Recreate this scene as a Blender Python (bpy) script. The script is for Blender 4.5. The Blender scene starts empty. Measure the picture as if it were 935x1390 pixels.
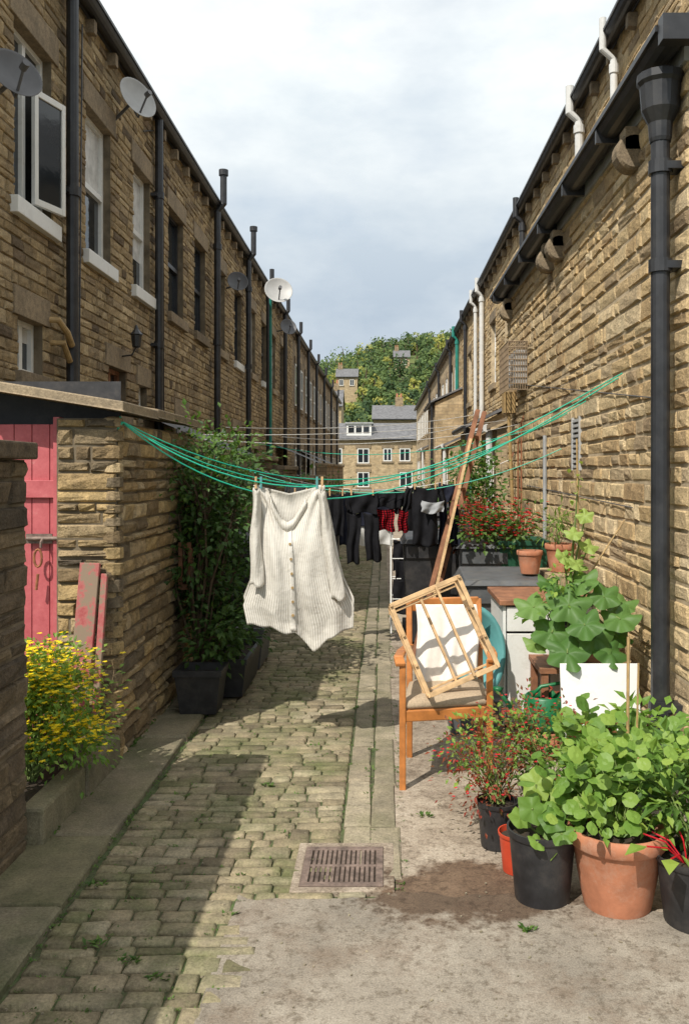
import bpy, math, random
import numpy as np
from mathutils import Vector, Matrix
random.seed(7)
R=random.uniform
V=Vector
scene=bpy.context.scene
coll=scene.collection

# ---------------------------------------------------------------- helpers
class MB:
    def __init__(s): s.v=[];s.f=[];s.r=[];s.m=[]
    def add(s,vs,fs,r=None,m=0):
        b=len(s.v)
        s.v.extend([tuple(p) for p in vs])
        if r is None: r=random.random()
        for f in fs:
            s.f.append(tuple(i+b for i in f)); s.r.append(r); s.m.append(m)
    def build(s,name,mats,parent=None,smooth=False,bevel=0):
        me=bpy.data.meshes.new(name)
        me.from_pydata(s.v,[],s.f)
        if not isinstance(mats,(list,tuple)): mats=[mats]
        for mt in mats: me.materials.append(mt)
        a=me.attributes.new("rnd",'FLOAT','FACE')
        a.data.foreach_set("value",s.r)
        me.polygons.foreach_set("material_index",s.m)
        if smooth: me.polygons.foreach_set("use_smooth",[True]*len(s.f))
        me.update()
        ob=bpy.data.objects.new(name,me); coll.objects.link(ob)
        if parent: ob.parent=parent
        if bevel:
            bm=ob.modifiers.new("bevel",'BEVEL'); bm.width=bevel; bm.segments=2; bm.limit_method='ANGLE'
        return ob
def root(name,loc=(0,0,0)):
    e=bpy.data.objects.new(name,None); e.empty_display_size=.2; coll.objects.link(e); return e
X=V((1,0,0));Y=V((0,1,0));Z=V((0,0,1))
def obox(mb,c,ax,ay,az,r=None,m=0):
    c=V(c);vs=[c+ax*i+ay*j+az*k for i in(-1,1) for j in(-1,1) for k in(-1,1)]
    mb.add(vs,[(0,1,3,2),(4,6,7,5),(0,4,5,1),(2,3,7,6),(0,2,6,4),(1,5,7,3)],r,m)
def box(mb,x0,x1,y0,y1,z0,z1,r=None,m=0):
    obox(mb,((x0+x1)/2,(y0+y1)/2,(z0+z1)/2),X*(x1-x0)/2,Y*(y1-y0)/2,Z*(z1-z0)/2,r,m)
def lbox(mb,O,U,N,u0,u1,n0,n1,z0,z1,r=None,m=0):
    c=O+U*(u0+u1)/2+N*(n0+n1)/2+Z*(z0+z1)/2
    obox(mb,c,U*(u1-u0)/2,N*(n1-n0)/2,Z*(z1-z0)/2,r,m)
def beam(mb,a,b,w,h,up=Z,r=None,m=0):
    a=V(a);b=V(b);d=(b-a);L=d.length;d.normalize()
    s=d.cross(up)
    if s.length<1e-3: s=d.cross(X)
    s.normalize();t=s.cross(d)
    obox(mb,(a+b)/2,d*L/2,s*w/2,t*h/2,r,m)
def tube(mb,pts,rad,seg=8,r=None,m=0,caps=True):
    pts=[V(p) for p in pts];n=len(pts)
    if not isinstance(rad,(list,tuple)): rad=[rad]*n
    vs=[];fs=[];prev=None
    for i,p in enumerate(pts):
        d=(pts[min(i+1,n-1)]-pts[max(i-1,0)]).normalized()
        s=d.cross(Z) if prev is None else prev-d*prev.dot(d)
        if s.length<1e-3: s=d.cross(X)
        s.normalize();prev=s;t=d.cross(s)
        for k in range(seg):
            a=2*math.pi*k/seg
            vs.append(p+(s*math.cos(a)+t*math.sin(a))*rad[i])
    for i in range(n-1):
        for k in range(seg):
            k2=(k+1)%seg
            fs.append((i*seg+k,i*seg+k2,(i+1)*seg+k2,(i+1)*seg+k))
    if caps:
        fs.append(tuple(range(seg)));fs.append(tuple((n-1)*seg+k for k in range(seg)))
    mb.add(vs,fs,r,m)
def lathe(mb,c,prof,seg=28,M=None,r=None,m=0,sq=0):
    c=V(c);vs=[];fs=[]
    for (ra,z) in prof:
        for k in range(seg):
            a=2*math.pi*k/seg
            p=V((ra*math.cos(a),ra*math.sin(a),z))
            if M: p=M@p
            vs.append(c+p)
    for i in range(len(prof)-1):
        for k in range(seg):
            k2=(k+1)%seg
            fs.append((i*seg+k,i*seg+k2,(i+1)*seg+k2,(i+1)*seg+k))
    mb.add(vs,fs,r,m)

# ---------------------------------------------------------------- materials
def newmat(name):
    m=bpy.data.materials.new(name);m.use_nodes=True
    nt=m.node_tree;b=nt.nodes["Principled BSDF"];return m,nt,b
def N_(nt,t,**k):
    n=nt.nodes.new(t)
    for a,v in k.items(): setattr(n,a,v)
    return n
def ramp(nt,stops,fac=None):
    n=nt.nodes.new("ShaderNodeValToRGB");e=n.color_ramp.elements
    while len(e)<len(stops): e.new(.5)
    for el,(p,c) in zip(e,stops):
        el.position=p;el.color=(c[0],c[1],c[2],1)
    if fac: nt.links.new(fac,n.inputs[0])
    return n
def noise(nt,scale,detail=5,rough=.6,vec=None):
    n=nt.nodes.new("ShaderNodeTexNoise");n.inputs["Scale"].default_value=scale
    n.inputs["Detail"].default_value=min(detail,6);n.inputs["Roughness"].default_value=rough
    if vec is None:
        tc=nt.nodes.new("ShaderNodeTexCoord");vec=tc.outputs["Object"]
    nt.links.new(vec,n.inputs["Vector"]);return n
def mul(nt,a,b,fac=1,mode='MULTIPLY'):
    n=nt.nodes.new("ShaderNodeMix");n.data_type='RGBA';n.blend_type=mode
    if isinstance(fac,(int,float)): n.inputs[0].default_value=fac
    else: nt.links.new(fac,n.inputs[0])
    for s,i in((a,6),(b,7)):
        if isinstance(s,(tuple,list)): n.inputs[i].default_value=(s[0],s[1],s[2],1)
        else: nt.links.new(s,n.inputs[i])
    return n.outputs[2]
def bump(nt,b,h,strength=.5,dist=.01,prev=None):
    n=nt.nodes.new("ShaderNodeBump");n.inputs["Strength"].default_value=strength;n.inputs["Distance"].default_value=dist
    nt.links.new(h,n.inputs["Height"])
    if prev: nt.links.new(prev,n.inputs["Normal"])
    nt.links.new(n.outputs[0],b.inputs["Normal"]);return n.outputs[0]
def simple(name,col,rough=.6,var=.25,nscale=8,metal=0,bumps=0,spec=.5,bscale=60,grime=None):
    m,nt,b=newmat(name)
    n=noise(nt,nscale)
    d=tuple(c*(1-var) for c in col);l=tuple(min(1,c*(1+var)) for c in col)
    r=ramp(nt,[(.3,d),(.7,l)],n.outputs[0]);c=r.outputs[0]
    if grime:
        g=ramp(nt,[(.5,(0,0,0)),(.72,(.6,.6,.6))],noise(nt,6,6,.8).outputs[0]);c=mul(nt,c,grime,g.outputs[0],'MIX')
    nt.links.new(c,b.inputs["Base Color"])
    b.inputs["Roughness"].default_value=rough;b.inputs["Metallic"].default_value=metal
    b.inputs["Specular IOR Level"].default_value=spec
    if bumps: bump(nt,b,noise(nt,bscale).outputs[0],bumps,.005)
    return m
def rndattr(nt):
    a=nt.nodes.new("ShaderNodeAttribute");a.attribute_name="rnd";return a.outputs["Fac"]
def stone(name,cols,dark=.45,soot=(.05,.045,.04),sootamt=.5,bs=.8,sootscale=.5,nsc=14,streak=False):
    m,nt,b=newmat(name)
    r=ramp(nt,[(i/(len(cols)-1),c) for i,c in enumerate(cols)],rndattr(nt))
    n=noise(nt,nsc,6,.7)
    g=ramp(nt,[(.25,(dark,dark,dark)),(.75,(1.35,1.3,1.22))],n.outputs[0])
    c=mul(nt,r.outputs[0],g.outputs[0])
    vec=None
    if streak:
        tc=N_(nt,"ShaderNodeTexCoord");mp=N_(nt,"ShaderNodeMapping");mp.inputs["Scale"].default_value=(1.6,1.6,.45);nt.links.new(tc.outputs["Object"],mp.inputs[0]);vec=mp.outputs[0]
    n2=noise(nt,sootscale,6,.75,vec)
    k=ramp(nt,[(.44,(0,0,0)),(.68,(sootamt,)*3)],n2.outputs[0])
    c=mul(nt,c,soot,k.outputs[0],'MIX')
    n4=noise(nt,90,3,.7)
    g4=ramp(nt,[(.3,(.70,.70,.70)),(.7,(1.22,1.22,1.22))],n4.outputs[0])
    c=mul(nt,c,g4.outputs[0])
    nt.links.new(c,b.inputs["Base Color"])
    b.inputs["Roughness"].default_value=.92;b.inputs["Specular IOR Level"].default_value=.2
    p=bump(nt,b,noise(nt,22,5,.7).outputs[0],bs,.025)
    bump(nt,b,n4.outputs[0],.5,.006,p)
    return m
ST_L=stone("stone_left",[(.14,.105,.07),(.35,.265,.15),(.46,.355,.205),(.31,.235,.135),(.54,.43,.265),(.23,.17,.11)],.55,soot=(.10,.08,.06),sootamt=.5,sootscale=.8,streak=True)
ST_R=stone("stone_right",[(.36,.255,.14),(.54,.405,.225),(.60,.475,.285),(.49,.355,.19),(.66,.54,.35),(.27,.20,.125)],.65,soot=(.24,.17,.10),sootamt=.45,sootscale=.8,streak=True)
ST_S=stone("stone_shed",[(.16,.12,.075),(.38,.275,.145),(.48,.355,.18),(.25,.19,.115),(.55,.43,.26),(.11,.09,.068)],.45,sootamt=.4,sootscale=1.2)
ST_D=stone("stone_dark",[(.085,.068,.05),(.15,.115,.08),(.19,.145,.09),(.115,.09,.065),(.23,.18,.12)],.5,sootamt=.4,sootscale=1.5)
ST_DR=stone("dressed_stone",[(.27,.215,.15),(.34,.275,.19),(.23,.185,.13)],.6,sootamt=.5,bs=.3,sootscale=1)
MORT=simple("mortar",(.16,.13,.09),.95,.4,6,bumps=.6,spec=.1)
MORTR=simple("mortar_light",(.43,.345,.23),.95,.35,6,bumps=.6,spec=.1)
SETT=stone("setts",[(.17,.145,.10),(.27,.23,.155),(.34,.29,.20),(.22,.195,.13),(.38,.335,.24)],.5,soot=(.11,.135,.045),sootamt=.7,bs=.45,sootscale=1.9,nsc=9)
FLAG=stone("flags",[(.20,.175,.125),(.26,.23,.165),(.18,.165,.105)],.6,soot=(.09,.105,.045),sootamt=.75,bs=.3,sootscale=1.3,nsc=6)
SLAB=stone("slabs",[(.27,.235,.175),(.34,.30,.225),(.23,.205,.15)],.6,soot=(.14,.14,.075),sootamt=.65,bs=.3,sootscale=1.9,nsc=7)
WHITE=simple("white_paint",(.74,.74,.71),.45,.1,6,grime=(.45,.43,.38))
UPVC=simple("white_plastic",(.62,.62,.6),.35,.08,4,grime=(.35,.34,.30))
GREYP=simple("grey_paint",(.33,.34,.34),.5,.2,5)
BLACKP=simple("black_pipe",(.022,.023,.026),.42,.4,9,grime=(.05,.048,.045))
BLACKPL=simple("black_plastic",(.025,.025,.027),.5,.4,12,bumps=.1,grime=(.07,.06,.05))
DARKGREY=simple("dark_grey_plastic",(.085,.09,.095),.5,.25,10,grime=(.14,.13,.11))
TERRA=simple("terracotta",(.45,.18,.095),.8,.25,9,bumps=.2,grime=(.50,.33,.24))
REDPL=simple("red_plastic",(.50,.06,.025),.45,.2,9)
ORWOOD=simple("chair_wood",(.45,.17,.045),.4,.3,14)
PALEW=simple("pale_pine",(.52,.34,.17),.6,.28,22,bumps=.2)
BROWNW=simple("brown_wood",(.25,.11,.055),.7,.4,10,bumps=.3)
CAGEM=simple("weathered_tan_wire",(.26,.19,.12),.7,.3,10)
CANE=simple("cane",(.36,.24,.10),.6,.3,18)
SEATF=simple("seat_fabric",(.40,.31,.21),.95,.2,120,bumps=.4,bscale=300)
SLATE=simple("slate",(.13,.13,.135),.7,.35,3,bumps=.4,bscale=10)
TEAL=simple("teal_paint",(.02,.20,.16),.4,.2,6)
TEALPL=simple("teal_plastic",(.10,.29,.29),.45,.15,5)
GREENPL=simple("green_plastic",(.01,.13,.045),.4,.2,5)
DKGREENPL=simple("green_planter_plastic",(.02,.09,.05),.4,.2,5)
GREENLINE=simple("green_line",(.02,.42,.27),.4,.05,5)
WHITELINE=simple("white_line",(.7,.7,.68),.5,.05,5)
DISH=simple("dish_grey",(.40,.40,.39),.5,.15,4)
DISHD=simple("dish_dark",(.10,.10,.105),.5,.2,4)
SOIL=simple("soil",(.035,.024,.015),.95,.5,40,bumps=1)
BLACKCL=simple("black_cloth",(.012,.012,.014),.9,.4,10,spec=.1)
GREYCL=simple("grey_cloth",(.30,.31,.32),.9,.2,10,spec=.1)
NAVYCL=simple("navy_cloth",(.02,.022,.035),.9,.4,10,spec=.1)
STEM=simple("stem",(.13,.18,.045),.7,.3,20)
BARK=simple("bark",(.09,.06,.035),.9,.4,20,bumps=.5)
IRON=simple("rusty_iron",(.19,.14,.115),.65,.5,25,metal=.3,bumps=.4)
RUST=simple("rusty_orange_iron",(.26,.10,.045),.8,.4,25,bumps=.4)
CURT=simple("net_curtain",(.55,.55,.53),.9,.25,7)

m,nt,b=newmat("window_glass");b.inputs["Base Color"].default_value=(.02,.024,.028,1);b.inputs["Roughness"].default_value=.06
bump(nt,b,noise(nt,1.5).outputs[0],.05,.05);GLASS=m
m,nt,b=newmat("red_door_paint")
n=noise(nt,12,8,.75);r=ramp(nt,[(.3,(.38,.07,.08)),(.6,(.50,.12,.13)),(.78,(.55,.24,.22))],n.outputs[0])
nt.links.new(r.outputs[0],b.inputs["Base Color"]);b.inputs["Roughness"].default_value=.6
bump(nt,b,n.outputs[0],.3,.004);REDDOOR=m
m,nt,b=newmat("peeling_red_board")
n=noise(nt,9,8,.75);r=ramp(nt,[(.38,(.30,.06,.06)),(.48,(.36,.11,.10)),(.53,(.22,.16,.11))],n.outputs[0])
nt.links.new(r.outputs[0],b.inputs["Base Color"]);b.inputs["Roughness"].default_value=.8;PEEL=m
def fartex(name,c1,c2,mo):
    m,nt,b=newmat(name)
    tc=N_(nt,"ShaderNodeTexCoord");sp=N_(nt,"ShaderNodeSeparateXYZ");nt.links.new(tc.outputs["Object"],sp.inputs[0])
    ad=N_(nt,"ShaderNodeMath",operation='ADD');nt.links.new(sp.outputs[0],ad.inputs[0]);nt.links.new(sp.outputs[1],ad.inputs[1])
    cb=N_(nt,"ShaderNodeCombineXYZ");nt.links.new(ad.outputs[0],cb.inputs[0]);nt.links.new(sp.outputs[2],cb.inputs[1])
    br=N_(nt,"ShaderNodeTexBrick");nt.links.new(cb.outputs[0],br.inputs["Vector"])
    br.inputs["Scale"].default_value=1;br.inputs["Brick Width"].default_value=.34;br.inputs["Row Height"].default_value=.11
    br.inputs["Mortar Size"].default_value=.009
    br.inputs["Color1"].default_value=(*c1,1);br.inputs["Color2"].default_value=(*c2,1);br.inputs["Mortar"].default_value=(*mo,1)
    n=noise(nt,3,8,.7);g=ramp(nt,[(.3,(.55,.55,.55)),(.7,(1.25,1.2,1.15))],n.outputs[0])
    c=mul(nt,br.outputs[0],g.outputs[0]);nt.links.new(c,b.inputs["Base Color"]);b.inputs["Roughness"].default_value=.95
    bump(nt,b,noise(nt,12,6).outputs[0],.6,.03);return m
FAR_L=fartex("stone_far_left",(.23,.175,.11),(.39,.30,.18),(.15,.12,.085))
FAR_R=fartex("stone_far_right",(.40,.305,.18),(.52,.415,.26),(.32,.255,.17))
def groundmat(name,cols,stain=(.1,.08,.05),sc=2.5,amt=.6,grain=90,damp=None):
    m,nt,b=newmat(name)
    n=noise(nt,sc,9,.7);r=ramp(nt,[(.3,cols[0]),(.5,cols[1]),(.7,cols[2])],n.outputs[0])
    n2=noise(nt,sc*.6,6,.8);k=ramp(nt,[(.48,(0,0,0)),(.62,(amt,)*3)],n2.outputs[0])
    c=mul(nt,r.outputs[0],stain,k.outputs[0],'MIX')
    n3=noise(nt,grain,3,.8);g=ramp(nt,[(.3,(.65,.65,.65)),(.7,(1.3,1.3,1.3))],n3.outputs[0])
    c=mul(nt,c,g.outputs[0])
    n5=noise(nt,28,4,.8);g5=ramp(nt,[(.34,(.55,.52,.48)),(.5,(1,1,1))],n5.outputs[0]);c=mul(nt,c,g5.outputs[0])
    if damp:
        tc=N_(nt,"ShaderNodeTexCoord");nz=noise(nt,3.5,5,.7)
        vs_=N_(nt,"ShaderNodeVectorMath",operation='SUBTRACT');nt.links.new(tc.outputs["Object"],vs_.inputs[0]);vs_.inputs[1].default_value=damp
        vm=N_(nt,"ShaderNodeVectorMath",operation='MULTIPLY');nt.links.new(vs_.outputs[0],vm.inputs[0]);vm.inputs[1].default_value=(1,1.5,0)
        ln=N_(nt,"ShaderNodeVectorMath",operation='LENGTH');nt.links.new(vm.outputs[0],ln.inputs[0])
        ad=N_(nt,"ShaderNodeMath",operation='MULTIPLY_ADD');nt.links.new(nz.outputs[0],ad.inputs[0]);ad.inputs[1].default_value=1.0;nt.links.new(ln.outputs["Value"],ad.inputs[2])
        kd=ramp(nt,[(.84,(1,1,1)),(.97,(0,0,0))],ad.outputs[0]);c=mul(nt,c,(.40,.31,.25),kd.outputs[0])
    nt.links.new(c,b.inputs["Base Color"]);b.inputs["Roughness"].default_value=.93
    p=bump(nt,b,n.outputs[0],.4,.03);bump(nt,b,n3.outputs[0],.5,.006,p);return m
CONC=groundmat("worn_concrete",[(.25,.20,.15),(.36,.30,.23),(.45,.39,.31)],(.16,.12,.085),2.2,.8,90,(.36,3.45,0))
TARM=groundmat("worn_tarmac",[(.20,.175,.14),(.28,.245,.195),(.36,.32,.26)],(.19,.145,.105),2.6,.75,150,(.36,3.45,0))
MOSS=groundmat("joint_soil_and_moss",[(.07,.065,.035),(.09,.10,.045),(.09,.14,.035)],(.06,.10,.03),5)
EARTH=groundmat("ground_earth",[(.12,.11,.07),(.14,.14,.08),(.10,.12,.05)],(.1,.09,.05),1)
def leafmat(name,stops,trans=.35,rough=.5):
    m,nt,b=newmat(name)
    r=ramp(nt,[(i/(len(stops)-1),c) for i,c in enumerate(stops)],rndattr(nt))
    nt.links.new(r.outputs[0],b.inputs["Base Color"]);b.inputs["Roughness"].default_value=rough
    b.inputs["Specular IOR Level"].default_value=.35
    t=N_(nt,"ShaderNodeBsdfTranslucent");c=mul(nt,r.outputs[0],(1.5,1.5,.8));nt.links.new(c,t.inputs[0])
    mx=N_(nt,"ShaderNodeMixShader");mx.inputs[0].default_value=trans
    nt.links.new(b.outputs[0],mx.inputs[1]);nt.links.new(t.outputs[0],mx.inputs[2])
    nt.links.new(mx.outputs[0],nt.nodes["Material Output"].inputs[0]);return m
LF_DARK=leafmat("leaf_dark",[(.025,.055,.015),(.05,.105,.025),(.09,.165,.035)],.3)
LF_MID=leafmat("leaf_mid",[(.045,.10,.018),(.08,.16,.03),(.13,.21,.045)])
LF_LITE=leafmat("leaf_light",[(.08,.17,.025),(.17,.29,.05),(.28,.38,.07)])
LF_SQ=leafmat("leaf_squash",[(.07,.16,.035),(.12,.23,.055),(.20,.32,.09),(.30,.40,.10)],.35)
LF_RED=leafmat("leaf_red",[(.16,.025,.018),(.30,.05,.03),(.10,.07,.02),(.38,.10,.06)],.35)
LF_HILL=leafmat("leaf_hill",[(.03,.06,.025),(.05,.09,.03),(.08,.13,.04),(.13,.18,.05),(.28,.28,.06)],.15,.8)
YFLOW=leafmat("yellow_petals",[(.80,.60,.015),(.88,.72,.03)],.25)
RFLOW=leafmat("red_petals",[(.55,.01,.02),(.7,.04,.06)],.3)
def clothmat(name,base,stripe,nst,horizontal=False):
    m,nt,b=newmat(name)
    uv=N_(nt,"ShaderNodeUVMap");sp=N_(nt,"ShaderNodeSeparateXYZ");nt.links.new(uv.outputs[0],sp.inputs[0])
    def band(o,n,thr):
        a=N_(nt,"ShaderNodeMath",operation='MULTIPLY');nt.links.new(o,a.inputs[0]);a.inputs[1].default_value=n
        f=N_(nt,"ShaderNodeMath",operation='FRACT');nt.links.new(a.outputs[0],f.inputs[0])
        g=N_(nt,"ShaderNodeMath",operation='LESS_THAN');nt.links.new(f.outputs[0],g.inputs[0]);g.inputs[1].default_value=thr;return g.outputs[0]
    if horizontal:
        c=mul(nt,base,stripe,band(sp.outputs[0],nst,.5),'MIX');c=mul(nt,c,(.25,.15,.15),band(sp.outputs[1],nst*1.3,.5))
    else: c=mul(nt,base,stripe,band(sp.outputs[0],nst,.22),'MIX')
    nt.links.new(c,b.inputs["Base Color"]);b.inputs["Roughness"].default_value=.9;b.inputs["Specular IOR Level"].default_value=.1
    t=N_(nt,"ShaderNodeBsdfTranslucent");nt.links.new(c,t.inputs[0])
    mx=N_(nt,"ShaderNodeMixShader");mx.inputs[0].default_value=.25
    nt.links.new(b.outputs[0],mx.inputs[1]);nt.links.new(t.outputs[0],mx.inputs[2])
    nt.links.new(mx.outputs[0],nt.nodes["Material Output"].inputs[0]);
    bump(nt,b,noise(nt,9,4).outputs[0],.4,.03);return m
SHIRTM=clothmat("striped_cotton",(.80,.77,.70),(.44,.40,.33),46)
CHECKM=clothmat("red_check",(.45,.01,.02),(.04,.01,.015),7,True)
PRINTC=simple("cream_cloth",(.72,.67,.60),.95,.08,30)

# ---------------------------------------------------------------- walls
def free(u0,u1,ops,z0,z1):
    seg=[(u0,u1)]
    for (a,b_,c,d) in ops:
        if d<=z0+1e-4 or c>=z1-1e-4: continue
        ns=[]
        for s,e in seg:
            if b_<=s or a>=e: ns.append((s,e));continue
            if a>s: ns.append((s,a))
            if b_<e: ns.append((b_,e))
        seg=ns
    return seg
def stone_wall(parent,name,O,U,N,L,H,ch,bl,ops,mat,mort,depth=.018,reveal=.16,joint=.008,z00=0):
    bl_mb=MB();mo=MB()
    bp=sorted(set([z00,H]+[o[2] for o in ops if z00<o[2]<H]+[o[3] for o in ops if z00<o[3]<H]))
    for a,b_ in zip(bp[:-1],bp[1:]):
        for s,e in free(0,L,ops,a,b_):
            mo.add([O+U*s+Z*a,O+U*e+Z*a,O+U*e+Z*b_,O+U*s+Z*b_],[(0,1,2,3)])
        n=max(1,round((b_-a)/ch));hs=[R(.65,1.4) for _ in range(n)];t=sum(hs);z=a
        for h in hs:
            z1=z+h/t*(b_-a)
            for s,e in free(0,L,ops,z,z1):
                u=s
                while u<e-1e-4:
                    w=bl*R(.35,1.7)
                    if e-(u+w)<bl*.4: w=e-u
                    j=joint*R(.5,1.5);x0=u+j/2;x1=u+w-j/2;y0=z+j/2+R(-.002,.002);y1=z1-j/2+R(-.002,.002)
                    if x1-x0>.01 and y1-y0>.01:
                        ins=min(.009,(y1-y0)*.15)
                        dp=depth*R(.35,1.0);tl=depth*R(-.25,.25);tv=depth*R(-.25,.25)
                        P=lambda x,y,d:O+U*x+Z*y+N*d
                        jt=lambda:R(-.004,.004)
                        vs=[P(x0,y0,.001),P(x1,y0,.001),P(x1,y1,.001),P(x0,y1,.001)]
                        for jj,vy in enumerate((y0+ins,(y0+y1)/2,y1-ins)):
                            for ii,vx in enumerate((x0+ins,x0+(x1-x0)*R(.35,.65),x1-ins)):
                                dd=max(.003,dp+tl*(ii-1)+tv*(jj-1)+depth*R(-.2,.2)+(depth*.22 if ii==1 and jj==1 else 0))
                                vs.append(P(vx+jt(),vy+(jt() if jj!=1 else 0),dd))
                        bl_mb.add(vs,[(0,1,6,5,4),(1,2,12,9,6),(2,3,10,11,12),(3,0,4,7,10),(4,5,8,7),(5,6,9,8),(7,8,11,10),(8,9,12,11)])
                    u+=w
            z=z1
    for (a,b_,c,d) in ops:
        q=lambda u,z,n:O+U*u+Z*z+N*n
        for p in ([(a,c),(b_,c)],[(b_,c),(b_,d)],[(b_,d),(a,d)],[(a,d),(a,c)]):
            mo.add([q(*p[0],0.002),q(*p[1],0.002),q(*p[1],-reveal),q(*p[0],-reveal)],[(0,1,2,3)])
    bl_mb.build(name+"_stones",mat,parent);mo.build(name+"_mortar",mort,parent)
def window(parent,O,U,N,u0,u1,z0,z1,frame=WHITE,rec=.10,sill=ST_DR,style="sash",curtain=False,lint=True,lsize=.2):
    f=MB();g=MB();w=.055
    lbox(f,O,U,N,u0,u0+w,-rec-.04,-rec+.02,z0,z1);lbox(f,O,U,N,u1-w,u1,-rec-.04,-rec+.02,z0,z1)
    lbox(f,O,U,N,u0+w,u1-w,-rec-.04,-rec+.02,z0,z0+w);lbox(f,O,U,N,u0+w,u1-w,-rec-.04,-rec+.02,z1-w,z1)
    if style=="sash":
        zm=(z0+z1)/2;lbox(f,O,U,N,u0+w,u1-w,-rec-.035,-rec+.03,zm-.03,zm+.03)
    else:
        um=(u0+u1)/2;lbox(f,O,U,N,um-.035,um+.035,-rec-.035,-rec+.015,z0+w,z1-w)
    f.build("window_frame",frame,parent)
    q=lambda u,z,n:O+U*u+Z*z+N*n
    g.add([q(u0+w,z0+w,-rec-.02),q(u1-w,z0+w,-rec-.02),q(u1-w,z1-w,-rec-.02),q(u0+w,z1-w,-rec-.02)],[(0,1,2,3)])
    g.build("window_glass",GLASS,parent)
    if curtain:
        g=MB();zc=z0+w+(z1-z0)*R(.25,.6);g.add([q(u0+w,zc,-rec-.016),q(u1-w,zc,-rec-.016),q(u1-w,z1-w,-rec-.016),q(u0+w,z1-w,-rec-.016)],[(0,1,2,3)]);g.build("window_blind",CURT,parent)
    s=MB();lbox(s,O,U,N,u0-.08,u1+.08,-rec,.075,z0-.14,z0+.004);s.build("window_sill",sill,parent,bevel=.006)
    if lint:
        s=MB();lbox(s,O,U,N,u0-.12,u1+.12,-rec,.032,z1-.004,z1+lsize,.3);s.build("window_lintel",ST_DR,parent,bevel=.006)

# ---------------------------------------------------------------- plants
def rv():
    while True:
        v=V((R(-1,1),R(-1,1),R(-1,1)))
        if .05<v.length<1: return v
def leaf(mb,p,d,n,L,W,r=None,m=0):
    d=d.normalized();s=d.cross(n)
    if s.length<1e-3: s=d.cross(X)
    s.normalize();up=s.cross(d)
    mid=p+d*L*.45
    mb.add([p,mid+s*W/2+up*W*.15,p+d*L-up*L*.12,mid-s*W/2+up*W*.15,mid],[(0,1,4),(1,2,4),(2,3,4),(3,0,4)],r,m)
def disc_leaf(mb,c,n,Rr,lobes=0,amp=.2,seg=12,cup=.12,r=None,m=0):
    n=n.normalized();s=n.cross(Y);s.normalize();t=n.cross(s);ph=R(0,6.28)
    vs=[c-n*Rr*cup*.6]
    for ring in (.35,.7,1):
        for k in range(seg):
            a=2*math.pi*k/seg
            rr=Rr*ring*(1+(amp*math.cos(lobes*a) if lobes else 0)*ring+R(-.05,.05)*ring)
            vs.append(c+(s*math.cos(a+ph)+t*math.sin(a+ph))*rr+n*(cup*Rr*ring*math.cos((lobes or 3)*a)*.7-cup*Rr*ring*ring*.8+R(-.02,.02)*Rr))
    fs=[(0,1+k,1+(k+1)%seg) for k in range(seg)]
    for q in(0,1): fs+=[(1+q*seg+k,1+(q+1)*seg+k,1+(q+1)*seg+(k+1)%seg,1+q*seg+(k+1)%seg) for k in range(seg)]
    mb.add(vs,fs,r,m)
def bush(name,parent,base,c,rad,nclump,nleaf,L,W,mats,spread=.35,stemr=.006,flowers=0,fsize=.02,stemmat=STEM,up=.4,kind="leaf"):
    mb=MB();st=MB();c=V(c);base=V(base)
    for i in range(nclump):
        v=rv();v=v*(R(.55,1)/max(v.length,.3))if R(0,1)<.6 else v
        if v.length>1: v.normalize()
        p=c+V((v.x*rad[0],v.y*rad[1],v.z*rad[2]))
        mid=(base+p)/2+V((R(-.1,.1)*rad[0],R(-.1,.1)*rad[1],rad[2]*.12))
        tube(st,[base+V((R(-.03,.03),R(-.03,.03),0)),mid,p],[stemr,stemr*.8,stemr*.4],5)
        sp=spread*sum(rad)/3;base_r=R(0,1)
        for j in range(nleaf):
            q=p+V((random.gauss(0,sp),random.gauss(0,sp),random.gauss(0,sp*.8)))
            if q.z<.02: q.z=R(.03,.1)
            d=(q-p)*1.0+V((R(-.3,.3),R(-.3,.3),R(-.4,.2)))*sp
            n=V((R(-.5,.5),R(-.7,.3),1))
            k=R(.7,1.25);rr=min(1,max(0,base_r*.5+R(0,.5)))
            if kind=="leaf": leaf(mb,q,d,n,L*k,W*k,rr)
            else: disc_leaf(mb,q,V((R(-.6,.6),R(-.9,.2),R(.4,1))),L*k,0,0,9,.12,rr)
        for j in range(flowers):
            q=p+V((random.gauss(0,sp),random.gauss(0,sp),random.gauss(0,sp*.6)+sp*.5))
            for a in range(5):
                d=V((math.cos(a*1.256),math.sin(a*1.256)-.3,.35)) 
                leaf(mb,q,d,Z,fsize*R(.8,1.2),fsize*.8,None,1)
    mb.build("leaves",mats,parent);st.build("stems",stemmat,parent,smooth=True)

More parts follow.
